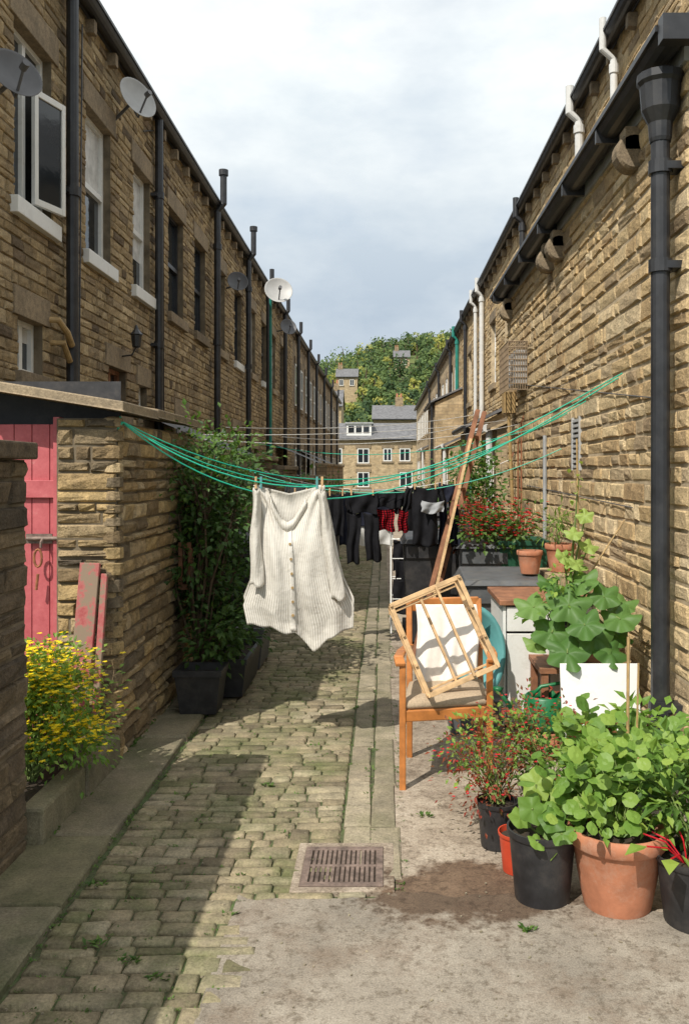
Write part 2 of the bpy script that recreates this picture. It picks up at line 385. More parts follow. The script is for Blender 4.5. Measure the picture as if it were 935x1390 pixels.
# ================================================================= GROUND
g=MB();n=1;g.add([(-400,-60,-.03),(400,-60,-.03),(400,600,-.03),(-400,600,-.03)],[(0,1,2,3)]);g.build("ground",EARTH)
g=MB();g.add([(-1.56,-2,0),(.06,-2,0),(.06,64,0),(-1.56,64,0)],[(0,1,2,3)])
alley=root("cobblestone_alley");g.build("joint_bed",MOSS,alley)
s=MB()
def sett(mb,x0,x1,y0,y1,zb=.0,h=.022,b=.014,jit=.004):
    hh=h+R(-.004,.004);tx=R(-.003,.003);ty=R(-.003,.003)
    j=lambda:R(-jit,jit)
    vs=[(x0,y0,zb),(x1,y0,zb),(x1,y1,zb),(x0,y1,zb)]
    for (x,y) in((x0+b*.3,y0+b*.3),(x1-b*.3,y0+b*.3),(x1-b*.3,y1-b*.3),(x0+b*.3,y1-b*.3)): vs.append((x+j(),y+j(),zb+hh*.7))
    for (x,y,k) in((x0+b*1.4,y0+b*1.4,-tx-ty),(x1-b*1.4,y0+b*1.4,tx-ty),(x1-b*1.4,y1-b*1.4,tx+ty),(x0+b*1.4,y1-b*1.4,-tx+ty)): vs.append((x+j()*1.3,y+j()*1.3,zb+hh+k))
    fs=[(8,9,10,11)]
    for o in(0,4):
        for k in range(4): fs.append((o+k,o+(k+1)%4,o+4+(k+1)%4,o+4+k))
    mb.add(vs,fs)
y=1.6;row=0
while y<45:
    h=R(.060,.105)*(1 if y<20 else 1.6);row+=1
    x=-1.19+R(0,.02)
    lim=-.19
    if y<3.35: lim=-.50+.08*math.sin(y*7)
    while x<lim-.04:
        w=R(.08,.21)*(1 if y<20 else 1.3)
        if lim-(x+w)<.07: w=lim-x
        wob=.022*math.sin(y*1.7)+.012*math.sin(x*5+y*2)+R(-.005,.005)
        sett(s,x+.004,x+w-.004,y+.005+wob,y+h-.004+wob+R(-.006,.003),0,.017,.009,.005)
        x+=w
    y+=h
s.build("setts",SETT,alley,smooth=True)
s=MB();y=3.4;y2=3.55
while y<45:
    L=R(.12,.45);e=R(-.012,.010);sett(s,-.182+R(-.006,.006),-.062+e,y+.004,y+L-.004,0,.015,.007);y+=L
while y2<45:
    L=R(.35,.8);sett(s,-.056+R(-.006,.010),.068+R(-.01,.012),y2+.004,y2+L-.004,0,.016,.007);y2+=L
s.build("channel_slabs",SLAB,alley)
pv=root("flagstone_pavement");s=MB();y=1.5
while y<45:
    L=R(.5,.95)
    sett(s,-1.56,-1.2+R(-.012,.008),y+.005,y+L-.005,0,.034,.009);y+=L
s.build("flags",FLAG,pv)
g=MB()
g.add([(.05,3.0,.008),(1.65,3.0,.008),(1.65,12.4,.008),(.05,12.4,.008)],[(0,1,2,3)])
g.add([(.05,12.4,.008),(2.7,12.4,.008),(2.7,64,.008),(.05,64,.008)],[(0,1,2,3)])
g.build("concrete_pavement",CONC)
g=MB()
xs=[-.56+i*.04 for i in range(62)]
lo=[(x,-2,.014) for x in xs]
def edge(x): 
    return 3.42+.03*math.sin(x*5)+.02*math.sin(x*17)+.012*math.sin(x*41)-(.35 if x>1.2 else .0)-.08*max(0,x)
hi=[(x,edge(x),.014) for x in xs]
n=len(xs);g.add(lo+hi,[(i,i+1,n+i+1,n+i) for i in range(n-1)]);g.build("tarmac_patch",TARM)
g=MB()
g.add([(-1.6,-2,.0),(-3.2,-2,.0),(-3.2,62,.0),(-1.6,62,.0)],[(0,1,2,3)]);g.build("yard_paving",EARTH)
dr=root("drain_grate");s=MB()
x0,x1,y0,y1=-.33,.0,3.47,3.83
for a in((x0,x1,y0,y0+.03),(x0,x1,y1-.03,y1),(x0,x0+.03,y0+.03,y1-.03),(x1-.03,x1,y0+.03,y1-.03)): box(s,*a,.0,.026)
n=13
for i in range(n):
    x=x0+.045+(x1-x0-.09)*i/(n-1);box(s,x-.007,x+.007,y0+.03,y1-.03,.012,.025)
box(s,x0+.03,x1-.03,(y0+y1)/2-.008,(y0+y1)/2+.008,.01,.0255)
s.build("grate_frame",IRON,dr,bevel=.002)
s=MB();s.add([(x0,y0,.0195),(x1,y0,.0195),(x1,y1,.0195),(x0,y1,.0195)],[(0,1,2,3)]);s.build("grate_silt",SOIL,dr)
s=MB()
for a in((x0-.035,x1+.045,y0-.04,y0),(x0-.035,x1+.045,y1,y1+.05),(x0-.035,x0,y0,y1),(x1,x1+.045,y0,y1)): box(s,*a,-.01,.021)
s.build("mortar_surround",CONC,dr,bevel=.004)
wd=MB()
for i in range(1900):
    if R(0,1)<.4: x=random.choice([-1.2,-1.19,-.19,-.06,-1.2,.08])+R(-.02,.02);y=R(2.6,12)
    else: x=R(-1.2,-.2);y=2.5+R(0,1)**1.3*10
    if y<3.9 and -.38<x<.05: continue
    if x>-.5 and y<3.45: continue
    k=R(.2,.6)*(1.7 if R(0,1)<.08 else 1)
    for j in range(int(R(4,10))):
        a=R(0,6.28);d=V((math.cos(a),math.sin(a),R(.3,1.4)))
        leaf(wd,V((x+R(-.025,.025)*k*1.5,y+R(-.012,.012)*k,.010)),d,Z,.026*k*R(.6,1.3),.012*k)
for i in range(7):
    x=[-1.0,-.85,-1.13,-.72,.52,.2,-.6][i];y=[3.05,2.95,3.5,2.85,3.15,4.2,4.6][i]
    for j in range(16):
        a=R(0,6.28);leaf(wd,V((x+R(-.03,.03),y+R(-.02,.02),.014)),V((math.cos(a),math.sin(a),R(.3,1))),Z,R(.02,.035),.014)
for i in range(260):
    x=random.choice([-1.5,-1.49,1.55]);y=R(3.9,9)
    for j in range(5):
        a=R(0,6.28);leaf(wd,V((x+R(-.03,.03),y+R(-.03,.03),.03)),V((math.cos(a),math.sin(a),R(.3,1.3))),Z,R(.015,.04),.014)
wd.build("weeds",LF_MID)
pb=MB()
for i in range(600):
    x=R(-1.5,1.4);y=2.4+R(0,1)**1.5*6;k=R(.002,.005);c=V((x,y,.017))
    obox(pb,c,V((R(.5,1),R(-.5,.5),0))*k,V((R(-.5,.5),R(.5,1),0))*k,Z*k*.5)
pb.build("gravel_litter",SLAB)

# ================================================================= LEFT TERRACE
HL=6.42
LT=root("stone_terrace_row")
O=V((-3.1,6.0,0));U=Y;N=X
def L_(a): return a-6.0
up=[(7.42,8.26),(9.2,10.05),(10.95,11.75),(12.75,13.7),(14.5,15.4),(16.5,17.3),(18.4,19.3),(20.6,21.4),(22.5,23.4),(24.6,25.4),(26.6,27.5)]
ops=[(L_(a),L_(b_),3.95,5.48) for a,b_ in up]
low=[(7.5,8.05,2.5,2.98),(9.95,10.65,2.35,2.85),(11.2,11.6,2.3,2.75),(13.2,13.9,1.2,2.5),(15.9,16.7,.9,2.4),(18.2,19.1,1.2,2.5),(21,21.8,.0,2.2),(24,24.9,1.2,2.5)]
ops+=[(L_(a),L_(b_),c,d) for a,b_,c,d in low]
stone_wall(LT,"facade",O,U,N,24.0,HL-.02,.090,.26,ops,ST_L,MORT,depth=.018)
for i,(a,b_) in enumerate(up):
    window(LT,O,U,N,L_(a),L_(b_),3.95,5.48,frame=WHITE if i in(0,1,2,5,7,9) else BLACKP,sill=WHITE if i<3 or i in(6,8) else ST_DR,style="casement" if i==0 else "sash",lsize=.26,curtain=i in(1,2,5,7))
for i,(a,b_,c,d) in enumerate(low):
    window(LT,O,U,N,L_(a),L_(b_),c,d,frame=WHITE if i!=1 else BROWNW,lsize=.24,style="casement",curtain=i in(0,2))
f=MB();h=V((-3.10,7.84,0));dd=V((.13,.4,0)).normalized();w=.42
n_=dd.cross(Z)
for (a,b_,z0,z1) in((0,.05,4.02,5.05),(w-.05,w,4.02,5.05),(.05,w-.05,4.02,4.08),(.05,w-.05,4.99,5.05)):
    lbox(f,h,dd,n_,a,b_,-.02,.02,z0,z1)
f.build("open_casement_frame",WHITE,LT,bevel=.004)
f=MB();lbox(f,h,dd,n_,.05,w-.05,-.004,.004,4.08,4.99);f.build("open_casement_glass",GLASS,LT)
def facade_far(parent,x,sgn,y0,y1,H,mat,name):
    mb=MB();mb.add([(x,y0,0),(x,y1,0),(x,y1,H),(x,y0,H)],[(0,1,2,3)]);mb.build(name,mat,parent)
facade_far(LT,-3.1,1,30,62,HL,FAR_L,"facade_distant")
y=31
Of=V((-3.1,0,0))
fr=MB();gl=MB();ls=MB()
while y<60:
    for z0,z1 in((3.95,5.45),(1.2,2.5)):
        lbox(gl,Of,Y,X,y,y+.85,.002,.006,z0,z1)
        for a in((y,y+.07,z0,z1),(y+.78,y+.85,z0,z1),(y+.07,y+.78,z0,z0+.07),(y+.07,y+.78,z1-.07,z1),(y+.07,y+.78,(z0+z1)/2-.03,(z0+z1)/2+.03)):
            lbox(fr,Of,Y,X,a[0],a[1],.006,.03,a[2],a[3])
        lbox(ls,Of,Y,X,y-.1,y+.95,.001,.07,z0-.14,z0);lbox(ls,Of,Y,X,y-.12,y+.97,.001,.04,z1,z1+.24)
    y+=2.05
gl.build("distant_glass",GLASS,LT);fr.build("distant_frames",WHITE,LT);ls.build("distant_lintels_and_sills",ST_DR,LT)
b_=MB()
for yy in(6,62): b_.add([(-3.1,yy,0),(-9,yy,0),(-9,yy,HL),(-6,yy,HL+2.1),(-3.1,yy,HL)],[(0,1,2,3,4)])
b_.add([(-9,6,0),(-9,62,0),(-9,62,HL),(-9,6,HL)],[(0,1,2,3)]);b_.build("end_and_rear_walls",FAR_L,LT)
b_=MB()
b_.add([(-2.98,5.9,HL+.06),(-2.98,62.1,HL+.06),(-6,62.1,HL+2.2),(-6,5.9,HL+2.2),(-9.1,62.1,HL+.06),(-9.1,5.9,HL+.06)],[(0,1,2,3),(3,2,4,5)]);b_.build("roof",SLATE,LT)
b_=MB();box(b_,-3.3,-3.02,5.9,62,HL+.003,HL+.055);b_.build("roof_edge",SLATE,LT)
def gutter(mb,x,sgn,y0,y1,z,r=.075):
    prof=[(math.cos(a),-math.sin(a)) for a in [math.pi*k/8 for k in range(9)]]
    vs=[];
    for yy in(y0,y1):
        for (c,s_) in prof: vs.append((x+c*r,yy,z+s_*r))
    n=9;fs=[(k,k+1,n+k+1,n+k) for k in range(n-1)]
    mb.add(vs,fs);mb.add([(v[0],v[1],v[2]) for v in vs[:9]],[tuple(range(9))])
    mb.add([(x-r,y0,z),(x+r,y0,z),(x+r,y1,z),(x-r,y1,z)],[(0,1,2,3)])
    box(mb,x-r-.012,x-r+.002,y0,y1,z-.02,z+.012);box(mb,x+r-.002,x+r+.012,y0,y1,z-.02,z+.012)
gt=MB();gutter(gt,-2.98,1,5.9,62,HL+.02,.085);gt.build("gutter",BLACKP,LT,smooth=False)
cb=MB();y=6.2
while y<40: box(cb,-3.1,-2.99,y,y+.09,HL-.22,HL-.08);y+=.74
cb.build("eaves_corbels",ST_DR,LT)
def downpipe(parent,x,y,z0,z1,r=.05,mat=BLACKP,name="downpipe",wall=0,sgn=1,br=2.0):
    mb=MB();tube(mb,[(x,y,z0),(x,y,z1)],r,12)
    z=z0+.3
    while z<z1:
        tube(mb,[(x,y,z),(x,y,z+.09)],r*1.28,12)
        box(mb,min(x,wall),max(x,wall),y-.10,y+.10,z+.02,z+.06) if abs(wall-x)<.3 else None
        z+=br
    return mb.build(name,mat,parent)
downpipe(LT,-2.99,8.52,2.0,HL,.058,wall=-3.09)
downpipe(LT,-3.0,11.85,1.0,HL,.055,wall=-3.09)
for yy in(15.75,19.4):
    mb=MB();tube(mb,[(-2.95,yy,.5),(-2.95,yy,HL-.15),(-2.84,yy,HL),(-2.84,yy,HL+.55)],.06,12);tube(mb,[(-2.84,yy,HL+.5),(-2.84,yy,HL+.6)],.085,12)
    for z in(2,3.9,5.6): tube(mb,[(-2.95,yy,z),(-2.95,yy,z+.1)],.08,12)
    mb.build("soil_stack",BLACKP,LT)
for yy in(22.6,26.5,30.6,34.7,39,44,50,56):
    mb=MB();tube(mb,[(-2.93,yy,.5),(-2.93,yy,HL-.1),(-2.84,yy,HL+.05),(-2.84,yy,HL+.4)],.06,8);mb.build("downpipe",BLACKP,LT)
mb=MB();tube(mb,[(-3.1,8.15,3.05),(-3.0,8.18,3.05),(-2.96,8.3,2.95),(-2.96,8.42,2.85)],.03,10);tube(mb,[(-3.1,8.25,2.85),(-2.98,8.25,2.85),(-2.98,8.42,2.7)],.03,10)
mb.build("waste_pipe",CANE,LT)
mb=MB()
for (ya,za,yb,zb) in((9,6.2,8.9,2.2),(12.3,6.2,12.35,2.3),(11.3,6.0,11.8,6.2)):
    tube(mb,[(-3.06,ya,za),(-3.06,yb,zb)],.008,5)
mb.build("wall_cable",BLACKP,LT)
def dish(name,c,aim,rad,arm_to,mat=DISH,backmat=DISHD,pole=None):
    rt=root(name);c=V(c);aim=V(aim).normalized();q=aim.to_track_quat('Z','Y').to_matrix()
    mb=MB();prof=[(rad*t,rad*.28*t*t) for t in(.001,.25,.5,.75,.93,1.0)]+[(rad*1.02,rad*.27),(rad*.9,rad*.20),(rad*.5,rad*.05),(.001,-.012)]
    lathe(mb,c,prof,32,M=q);mb.build("dish",mat,rt,smooth=True)
    mb=MB();f=c+aim*rad*1.0-Z*rad*.25;lo=c-Z*rad*.95+aim*rad*.25
    tube(mb,[c-aim*.02,lo*.6+c*.4-aim*.03,lo,f],.012,6);tube(mb,[f-aim*.03,f+aim*.04],.03,10)
    tube(mb,[c-aim*.015,c-aim*.10,V(arm_to)],.018,8);mb.build("arm",backmat,rt)
    if pole:
        mb=MB();tube(mb,pole,.025,8);mb.build("pole",TEAL,rt)
dish("satellite_dish",(-2.88,6.88,4.72),(.65,-.6,.35),.21,(-3.1,7.0,4.6),DISHD)
dish("satellite_dish",(-2.82,10.05,5.87),(.75,-.55,.3),.24,(-3.1,10.2,5.7),DISH)
dish("satellite_dish",(-2.85,17.3,5.35),(.3,-.9,.3),.20,(-3.1,17.4,5.25),DISHD)
dish("satellite_dish",(-1.9,16.0,4.9),(.25,-.9,.35),.25,(-2.02,16.1,4.8),DISH,pole=[(-2.05,16.12,0),(-2.05,16.12,4.85)])
dish("satellite_dish",(-2.75,25.5,5.8),(.4,-.8,.3),.24,(-3.1,25.6,5.7),DISHD)
wl=root("wall_lantern");mb=MB()
tube(mb,[(-3.1,10.4,3.0),(-2.95,10.4,3.02),(-2.9,10.4,3.12)],.01,6)
lathe(mb,(-2.9,10.4,3.1),[(.001,0),(.04,.01),(.05,.02),(.065,.15),(.08,.16),(.03,.22),(.01,.27),(.001,.28)],8);mb.build("lantern",BLACKP,wl)

# ================================================================= SHED (left)
SH=root("stone_outbuilding")
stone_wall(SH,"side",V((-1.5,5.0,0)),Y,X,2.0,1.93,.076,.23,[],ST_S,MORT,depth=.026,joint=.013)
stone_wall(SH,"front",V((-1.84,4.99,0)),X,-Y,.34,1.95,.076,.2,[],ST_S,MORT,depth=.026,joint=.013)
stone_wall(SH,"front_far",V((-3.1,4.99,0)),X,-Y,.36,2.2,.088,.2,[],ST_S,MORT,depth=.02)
b_=MB();box(b_,-1.84,-1.51,5.0,5.3,0,1.9);box(b_,-3.05,-1.51,6.8,6.98,0,1.9);box(b_,-1.62,-1.51,5.3,6.8,0,1.9);b_.build("core",MORT,SH)
mb=MB();z=0
while z<1.9:
    h=R(.07,.10);lathe(mb,(-1.53,5.02,z),[(.03,.006),(.048+R(0,.014),.016),(.052+R(0,.012),h-.016),(.03,h-.006)],10);z+=h
mb.build("corner_stones",ST_S,SH)
mb=MB()
for (ya,yb) in((4.86,5.62),(5.625,6.4),(6.405,7.06)):
    t=.055;xs_=[-3.1,-2.3,-1.42]
    for xa,xb in zip(xs_[:-1],xs_[1:]):
        za=1.985+(-1.42-xa)*.16;zb=1.985+(-1.42-xb)*.16;j=R(-.006,.006);e=R(-.015,.015)
        vs=[(xa,ya+e,za+j),(xb-.004,ya+e,zb+j),(xb-.004,yb-.004,zb+j),(xa,yb-.004,za+j)]
        vs+=[(x,y,z+t) for x,y,z in vs]
        mb.add(vs,[(0,1,2,3),(4,5,6,7),(0,1,5,4),(1,2,6,5),(2,3,7,6),(3,0,4,7)])
mb.build("stone_slab_roof",ST_DR,SH,bevel=.008)
mb=MB();x=-2.72
while x<-1.88:
    box(mb,x,x+.098,5.06,5.09,.05,1.92);x+=.102
box(mb,-2.72,-1.87,5.035,5.06,.35,.45);box(mb,-2.72,-1.87,5.035,5.06,1.5,1.6)
mb.build("door_planks",REDDOOR,SH,bevel=.003)
mb=MB();box(mb,-1.875,-1.84,5.03,5.1,0,1.96);box(mb,-2.78,-2.73,5.03,5.1,0,1.96);mb.build("door_frame",REDDOOR,SH)
mb=MB();tube(mb,[(-2.02,5.02,1.27),(-1.84,5.02,1.27)],.012,8);box(mb,-2.03,-1.88,5.028,5.036,1.24,1.295)
tube(mb,[(-1.93,5.02,1.27),(-1.93,4.99,1.25),(-1.93,4.99,1.22)],.008,6);mb.build("door_bolt",IRON,SH)
mb=MB()
for zc in(1.11,):
    pts=[(-1.95+.022*math.cos(a),5.0,zc+.05+.05*math.sin(a)) for a in [i*.52 for i in range(13)]];tube(mb,pts,.007,6,caps=False)
    tube(mb,[(-1.95,5.0,1.07),(-1.96,5.0,.98)],.008,6)
mb.build("door_pull",RUST,SH)
mb=MB();mb.add([(-3.1,5.4,0),(-1.6,5.4,0),(-1.6,5.4,2.2),(-3.1,5.4,2.2)],[(0,1,2,3)]);mb.build("interior_dark_sheet",BLACKPL,SH)  # black sheet standing in for the shade of the void under the roof
pb_=root("weathered_board");mb=MB();beam(mb,(-1.66,4.80,.30),(-1.63,4.93,1.14),.03,.11,up=X);beam(mb,(-1.56,4.80,.33),(-1.55,4.93,1.08),.03,.035,up=X)
mb.build("plank",PEEL,pb_,bevel=.004)
rb=root("wooden_wall_bracket");mb=MB();box(mb,-1.47,-1.38,6.35,6.38,.80,.84);box(mb,-1.47,-1.38,6.35,6.38,1.1,1.14);box(mb,-1.40,-1.37,6.35,6.38,.84,1.1);box(mb,-1.47,-1.44,6.35,6.38,.84,1.1);mb.build("frame",BROWNW,rb)

NW=root("stone_yard_wall")
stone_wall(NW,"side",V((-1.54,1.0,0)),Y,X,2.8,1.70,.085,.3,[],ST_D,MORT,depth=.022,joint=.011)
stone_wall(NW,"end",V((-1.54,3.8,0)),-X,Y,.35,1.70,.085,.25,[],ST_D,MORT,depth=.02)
b_=MB();box(b_,-1.86,-1.545,1,3.795,0,1.70);b_.build("core",MORT,NW)
b_=MB();y=1
for i in range(4): box(b_,-1.90,-1.49,y,y+.70,1.702,1.775);y+=.71
b_.build("coping",ST_D,NW,bevel=.01)
PB=root("stone_planter_bed");mb=MB();box(mb,-1.58,-1.47,3.83,4.38,0,.19);box(mb,-1.58,-1.46,4.39,4.93,0,.185);box(mb,-2.6,-1.585,3.83,3.95,0,.185);mb.build("kerb",FLAG,PB,bevel=.015)
mb=MB();box(mb,-2.6,-1.585,3.96,4.93,0,.15);mb.build("soil_fill",SOIL,PB)
yf=root("yellow_flowering_shrub")
bush("y",yf,(-1.72,4.30,.15),(-1.66,4.32,.46),(.28,.34,.29),66,75,.034,.018,[LF_LITE,YFLOW],.24,.004,22,.018)
ts=root("climbing_rose_shrub")
bush("t",ts,(-1.3,6.25,.3),(-1.30,6.75,1.25),(.36,.60,.64),60,85,.06,.035,LF_DARK,.26,.012,0,stemmat=BARK)
bush("t",ts,(-1.25,6.2,.3),(-1.15,6.3,.62),(.22,.3,.36),24,55,.06,.036,LF_DARK,.28,.008,0,stemmat=BARK)
bush("t",ts,(-1.3,6.4,1.3),(-1.30,6.5,1.72),(.38,.5,.24),28,34,.05,.03,LF_MID,.26,.006,0,stemmat=BARK)
def potsq(name,x0,x1,y0,y1,h,mat,z0=0):
    rt=root(name);mb=MB();t=.03
    def ring(i,z,e): return [(x0+i-e,y0+i-e,z),(x1-i+e,y0+i-e,z),(x1-i+e,y1-i+e,z),(x0+i-e,y1-i+e,z)]
    vs=ring(t,z0+.005,0)+ring(0,z0+h-.04,0)+ring(0,z0+h-.04,.012)+ring(0,z0+h,.012)+ring(.015,z0+h,0)+ring(.03,z0+h-.06,0)
    fs=[(0,1,2,3)]
    for k in range(5):
        for j in range(4): fs.append((k*4+j,k*4+(j+1)%4,k*4+4+(j+1)%4,k*4+4+j))
    mb.add(vs,fs);mb.build("tub",mat,rt)
    mb=MB();mb.add(ring(.03,z0+h-.05,0),[(0,1,2,3)]);mb.build("soil",SOIL,rt);return rt
potsq("square_plant_tub",-1.38,-1.08,5.85,6.13,.30,BLACKPL,.03)
potsq("trough_planter",-1.22,-.98,6.3,7.1,.28,BLACKPL,.03)
potsq("trough_planter",-1.2,-.98,7.2,7.8,.34,DARKGREY,.03)

y=7.3
for i in range(8):
    w=root("stone_yard_wall");L=R(2.0,3.0);h=R(1.45,1.9)
    if i<4: stone_wall(w,"side",V((-1.6,y,0)),Y,X,L,h,.1,.3,[],ST_D,MORT)
    b_=MB();box(b_,-1.9,-1.605,y,y+L,0,h);b_.build("core",FAR_L,w)
    b_=MB();box(b_,-1.95,-1.56,y,y+L,h+.002,h+.07);b_.build("coping",ST_DR,w,bevel=.01)
    if i%2: 
        b_=MB();b_.add([(-1.9,y+.1,h+.1),(-1.9,y+L-.1,h+.1),(-3.1,y+L-.1,h+.6),(-3.1,y+.1,h+.6)],[(0,1,2,3)]);b_.build("shed_roof",SLATE,w)
    y+=L+R(.9,1.5)
def wheelie(x,y,w,d,h,mat=BLACKPL,z0=.06):
    rt=root("wheelie_bin");mb=MB()
    vs=[(x-w*.8,y-d*.8,z0),(x+w*.8,y-d*.8,z0),(x+w*.8,y+d*.8,z0),(x-w*.8,y+d*.8,z0),(x-w,y-d,h),(x+w,y-d,h),(x+w,y+d,h),(x-w,y+d,h)]
    mb.add(vs,[(0,1,2,3),(0,1,5,4),(1,2,6,5),(2,3,7,6),(3,0,4,7)])
    box(mb,x-w*.9,x+w*.9,y-d-.012,y-d+.01,h-.14,h-.02)
    a=[(x-w-.02,y-d-.03,h+.002),(x+w+.02,y-d-.03,h+.002),(x+w+.02,y+d+.03,h+.002),(x-w-.02,y+d+.03,h+.002),(x-w+.02,y-d,h+.04),(x+w-.02,y-d,h+.04),(x+w-.02,y+d,h+.08),(x-w+.02,y+d,h+.08)]
    mb.add(a,[(0,1,2,3),(0,1,5,4),(1,2,6,5),(2,3,7,6),(3,0,4,7),(4,5,6,7)])
    tube(mb,[(x-w*.9,y+d+.06,h+.03),(x+w*.9,y+d+.06,h+.03)],.018,8)
    tube(mb,[(x-w,y+d,.1),(x+w,y+d,.1)],.1,14);mb.build("bin_body",mat,rt,bevel=.012)
for (x,y) in((-1.35,9.0),(-1.3,13.5),(-1.35,17),(-.85,12.2)): wheelie(x,y,.26,.3,.95)

# ================================================================= RIGHT SIDE
HR=6.42
RT=root("stone_terrace_row")
OR=V((2.6,12.0,0))
rops=[(a-12,a-12+.9,3.7,5.2) for a in(13.6,18,20.4,23,26)]+[(a-12,a-12+.9,1.0,2.4) for a in(18.6,22,25.5)]
stone_wall(RT,"facade",OR,Y,-X,18,HR,.11,.32,rops,ST_R,MORTR)
for k,(a,b1,c,d) in enumerate(rops): window(RT,OR,Y,-X,a,b1,c,d,lsize=.22,curtain=k%2==0)
stone_wall(RT,"facade_upper",V((2.6,4.0,0)),Y,-X,8,HR,.10,.30,[],ST_R,MORTR,z00=3.9)
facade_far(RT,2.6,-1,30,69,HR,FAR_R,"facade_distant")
fr=MB();gl=MB();ls=MB();Of=V((2.6,0,0));y=31
while y<67:
    for z0,z1 in((3.9,5.4),(1.1,2.4)):
        lbox(gl,Of,Y,-X,y,y+.85,.002,.006,z0,z1)
        for a in((y,y+.07,z0,z1),(y+.78,y+.85,z0,z1),(y+.07,y+.78,z0,z0+.07),(y+.07,y+.78,z1-.07,z1)): lbox(fr,Of,Y,-X,a[0],a[1],.006,.03,a[2],a[3])
        lbox(ls,Of,Y,-X,y-.1,y+.95,.001,.07,z0-.14,z0);lbox(ls,Of,Y,-X,y-.12,y+.97,.001,.04,z1,z1+.24)
    y+=2.3
gl.build("distant_glass",GLASS,RT);fr.build("distant_frames",WHITE,RT);ls.build("distant_lintels_and_sills",ST_DR,RT)
b_=MB()
for yy in(4,69): b_.add([(2.6,yy,0),(8.5,yy,0),(8.5,yy,HR),(5.5,yy,HR+2.1),(2.6,yy,HR)],[(0,1,2,3,4)])
b_.add([(8.5,4,0),(8.5,69,0),(8.5,69,HR),(8.5,4,HR)],[(0,1,2,3)]);b_.build("end_and_rear_walls",FAR_R,RT)
b_=MB();b_.add([(2.45,3.9,HR+.08),(2.45,69.1,HR+.08),(5.5,69.1,HR+2.2),(5.5,3.9,HR+2.2),(8.6,69.1,HR+.05),(8.6,3.9,HR+.05)],[(0,1,2,3),(3,2,4,5)]);b_.build("roof",SLATE,RT)
b_=MB();box(b_,2.46,2.8,3.9,69,HR+.003,HR+.07);b_.build("roof_edge",SLATE,RT)
gt=MB();gutter(gt,2.47,-1,3.9,69,HR+.01,.085);gt.build("gutter",BLACKP,RT)
cb=MB();y=4.2
while y<40: box(cb,2.49,2.6,y,y+.10,HR-.23,HR-.09);y+=.8
cb.build("eaves_corbels",ST_DR,RT)
def stackpipe(y,z0,mat,r=.055,x=2.5):
    mb=MB();tube(mb,[(x,y,z0),(x,y,HR-.3),(x-.12,y,HR-.19),(x-.12,y,HR+.15)],r,12);tube(mb,[(x,y,z0+.5),(x,y,z0+.6)],r*1.3,12);tube(mb,[(x,y,HR-.45),(x,y,HR-.35)],r*1.3,12)
    mb.build("soil_stack",mat,RT)
stackpipe(9.6,4.4,UPVC,.04);stackpipe(11.3,4.3,UPVC,.055);stackpipe(15.9,.5,BLACKP);stackpipe(22.5,.5,UPVC,.06);stackpipe(24,.5,UPVC,.05);stackpipe(30,.5,TEAL,.06);stackpipe(33,.5,BLACKP);stackpipe(40,.5,BLACKP);stackpipe(48,.5,BLACKP);stackpipe(27,.5,BLACKP)

EX=root("stone_kitchen_extension")
WX=1.6;EY=4.62;EH=3.90
OE=V((WX,EY,0));LE=6.78
eops=[(7.15-EY,7.40-EY,1.68,2.08)]
stone_wall(EX,"side",OE,Y,-X,LE,EH,.108,.30,eops,ST_R,MORTR,depth=.018,joint=.018)
stone_wall(EX,"front",V((WX,EY,0)),X,-Y,1.9,EH,.108,.30,[],ST_R,MORTR,depth=.02,joint=.016)
b_=MB();b_.add([(WX,11.4,0),(2.6,11.4,0),(2.6,11.4,4.4),(WX,11.4,EH)],[(0,1,2,3)]);b_.build("far_wall",FAR_R,EX)
b_=MB();a0,a1=EY-.08,11.5
for dz in(0,.04): b_.add([(1.50,a0,EH+.04+dz),(1.50,a1,EH+.04+dz),(2.6,a1,EH+.55+dz),(2.6,a0,EH+.55+dz)],[(0,1,2,3)])
b_.add([(1.50,a0,EH+.04),(1.50,a0,EH+.08),(2.6,a0,EH+.59),(2.6,a0,EH+.55)],[(0,1,2,3)])
b_.add([(1.50,a0,EH+.04),(1.50,a1,EH+.04),(1.50,a1,EH+.08),(1.50,a0,EH+.08)],[(0,1,2,3)]);b_.build("lean_to_roof",SLATE,EX)
b_=MB();box(b_,1.57,1.599,EY,11.4,EH-.10,EH+.035);b_.build("fascia_board",GREYP,EX)
gt=MB();gutter(gt,1.485,-1,EY-.1,11.55,EH+.02,.085)
box(gt,1.40,3.4,EY-.19,EY-.11,EH-.08,EH+.05)
for yy in(5.8,6.9,8,9.1,10.2,11.2): box(gt,1.395,1.6,yy,yy+.035,EH-.095,EH+.04)
gt.build("gutter",BLACKP,EX)
for yy in(5.55,7.9,8.35,11.0):
    mb=MB();q=Matrix.Rotation(math.radians(90),3,'X')
    lathe(mb,(1.56,yy,EH-.26),[(.001,.07),(.10,.07),(.115,.055),(.115,-.055),(.10,-.07),(.001,-.07)],20,M=q)
    box(mb,1.5,1.6,yy-.07,yy+.07,EH-.25,EH-.11);mb.build("corbel",ST_DR,EX)
PY=4.76
mb=MB();lathe(mb,(1.49,PY,EH-.48),[(.055,0),(.06,.02),(.065,.1),(.10,.17),(.11,.30),(.125,.32),(.125,.36),(.10,.36)],14)
tube(mb,[(1.49,PY,.08),(1.49,PY,EH-.44)],.050,16)
for z in(.35,2.72,3.25): tube(mb,[(1.49,PY,z),(1.49,PY,z+.07)],.063,16);box(mb,1.49,1.6,PY-.06,PY+.06,z+.015,z+.055)
tube(mb,[(1.49,PY,.12),(1.44,PY-.04,.05)],.055,12);mb.build("downpipe",BLACKP,EX,smooth=False)
mb=MB();z=1.68
while z<2.07: box(mb,1.58,1.605,7.15,7.40,z,z+.022);z+=.042
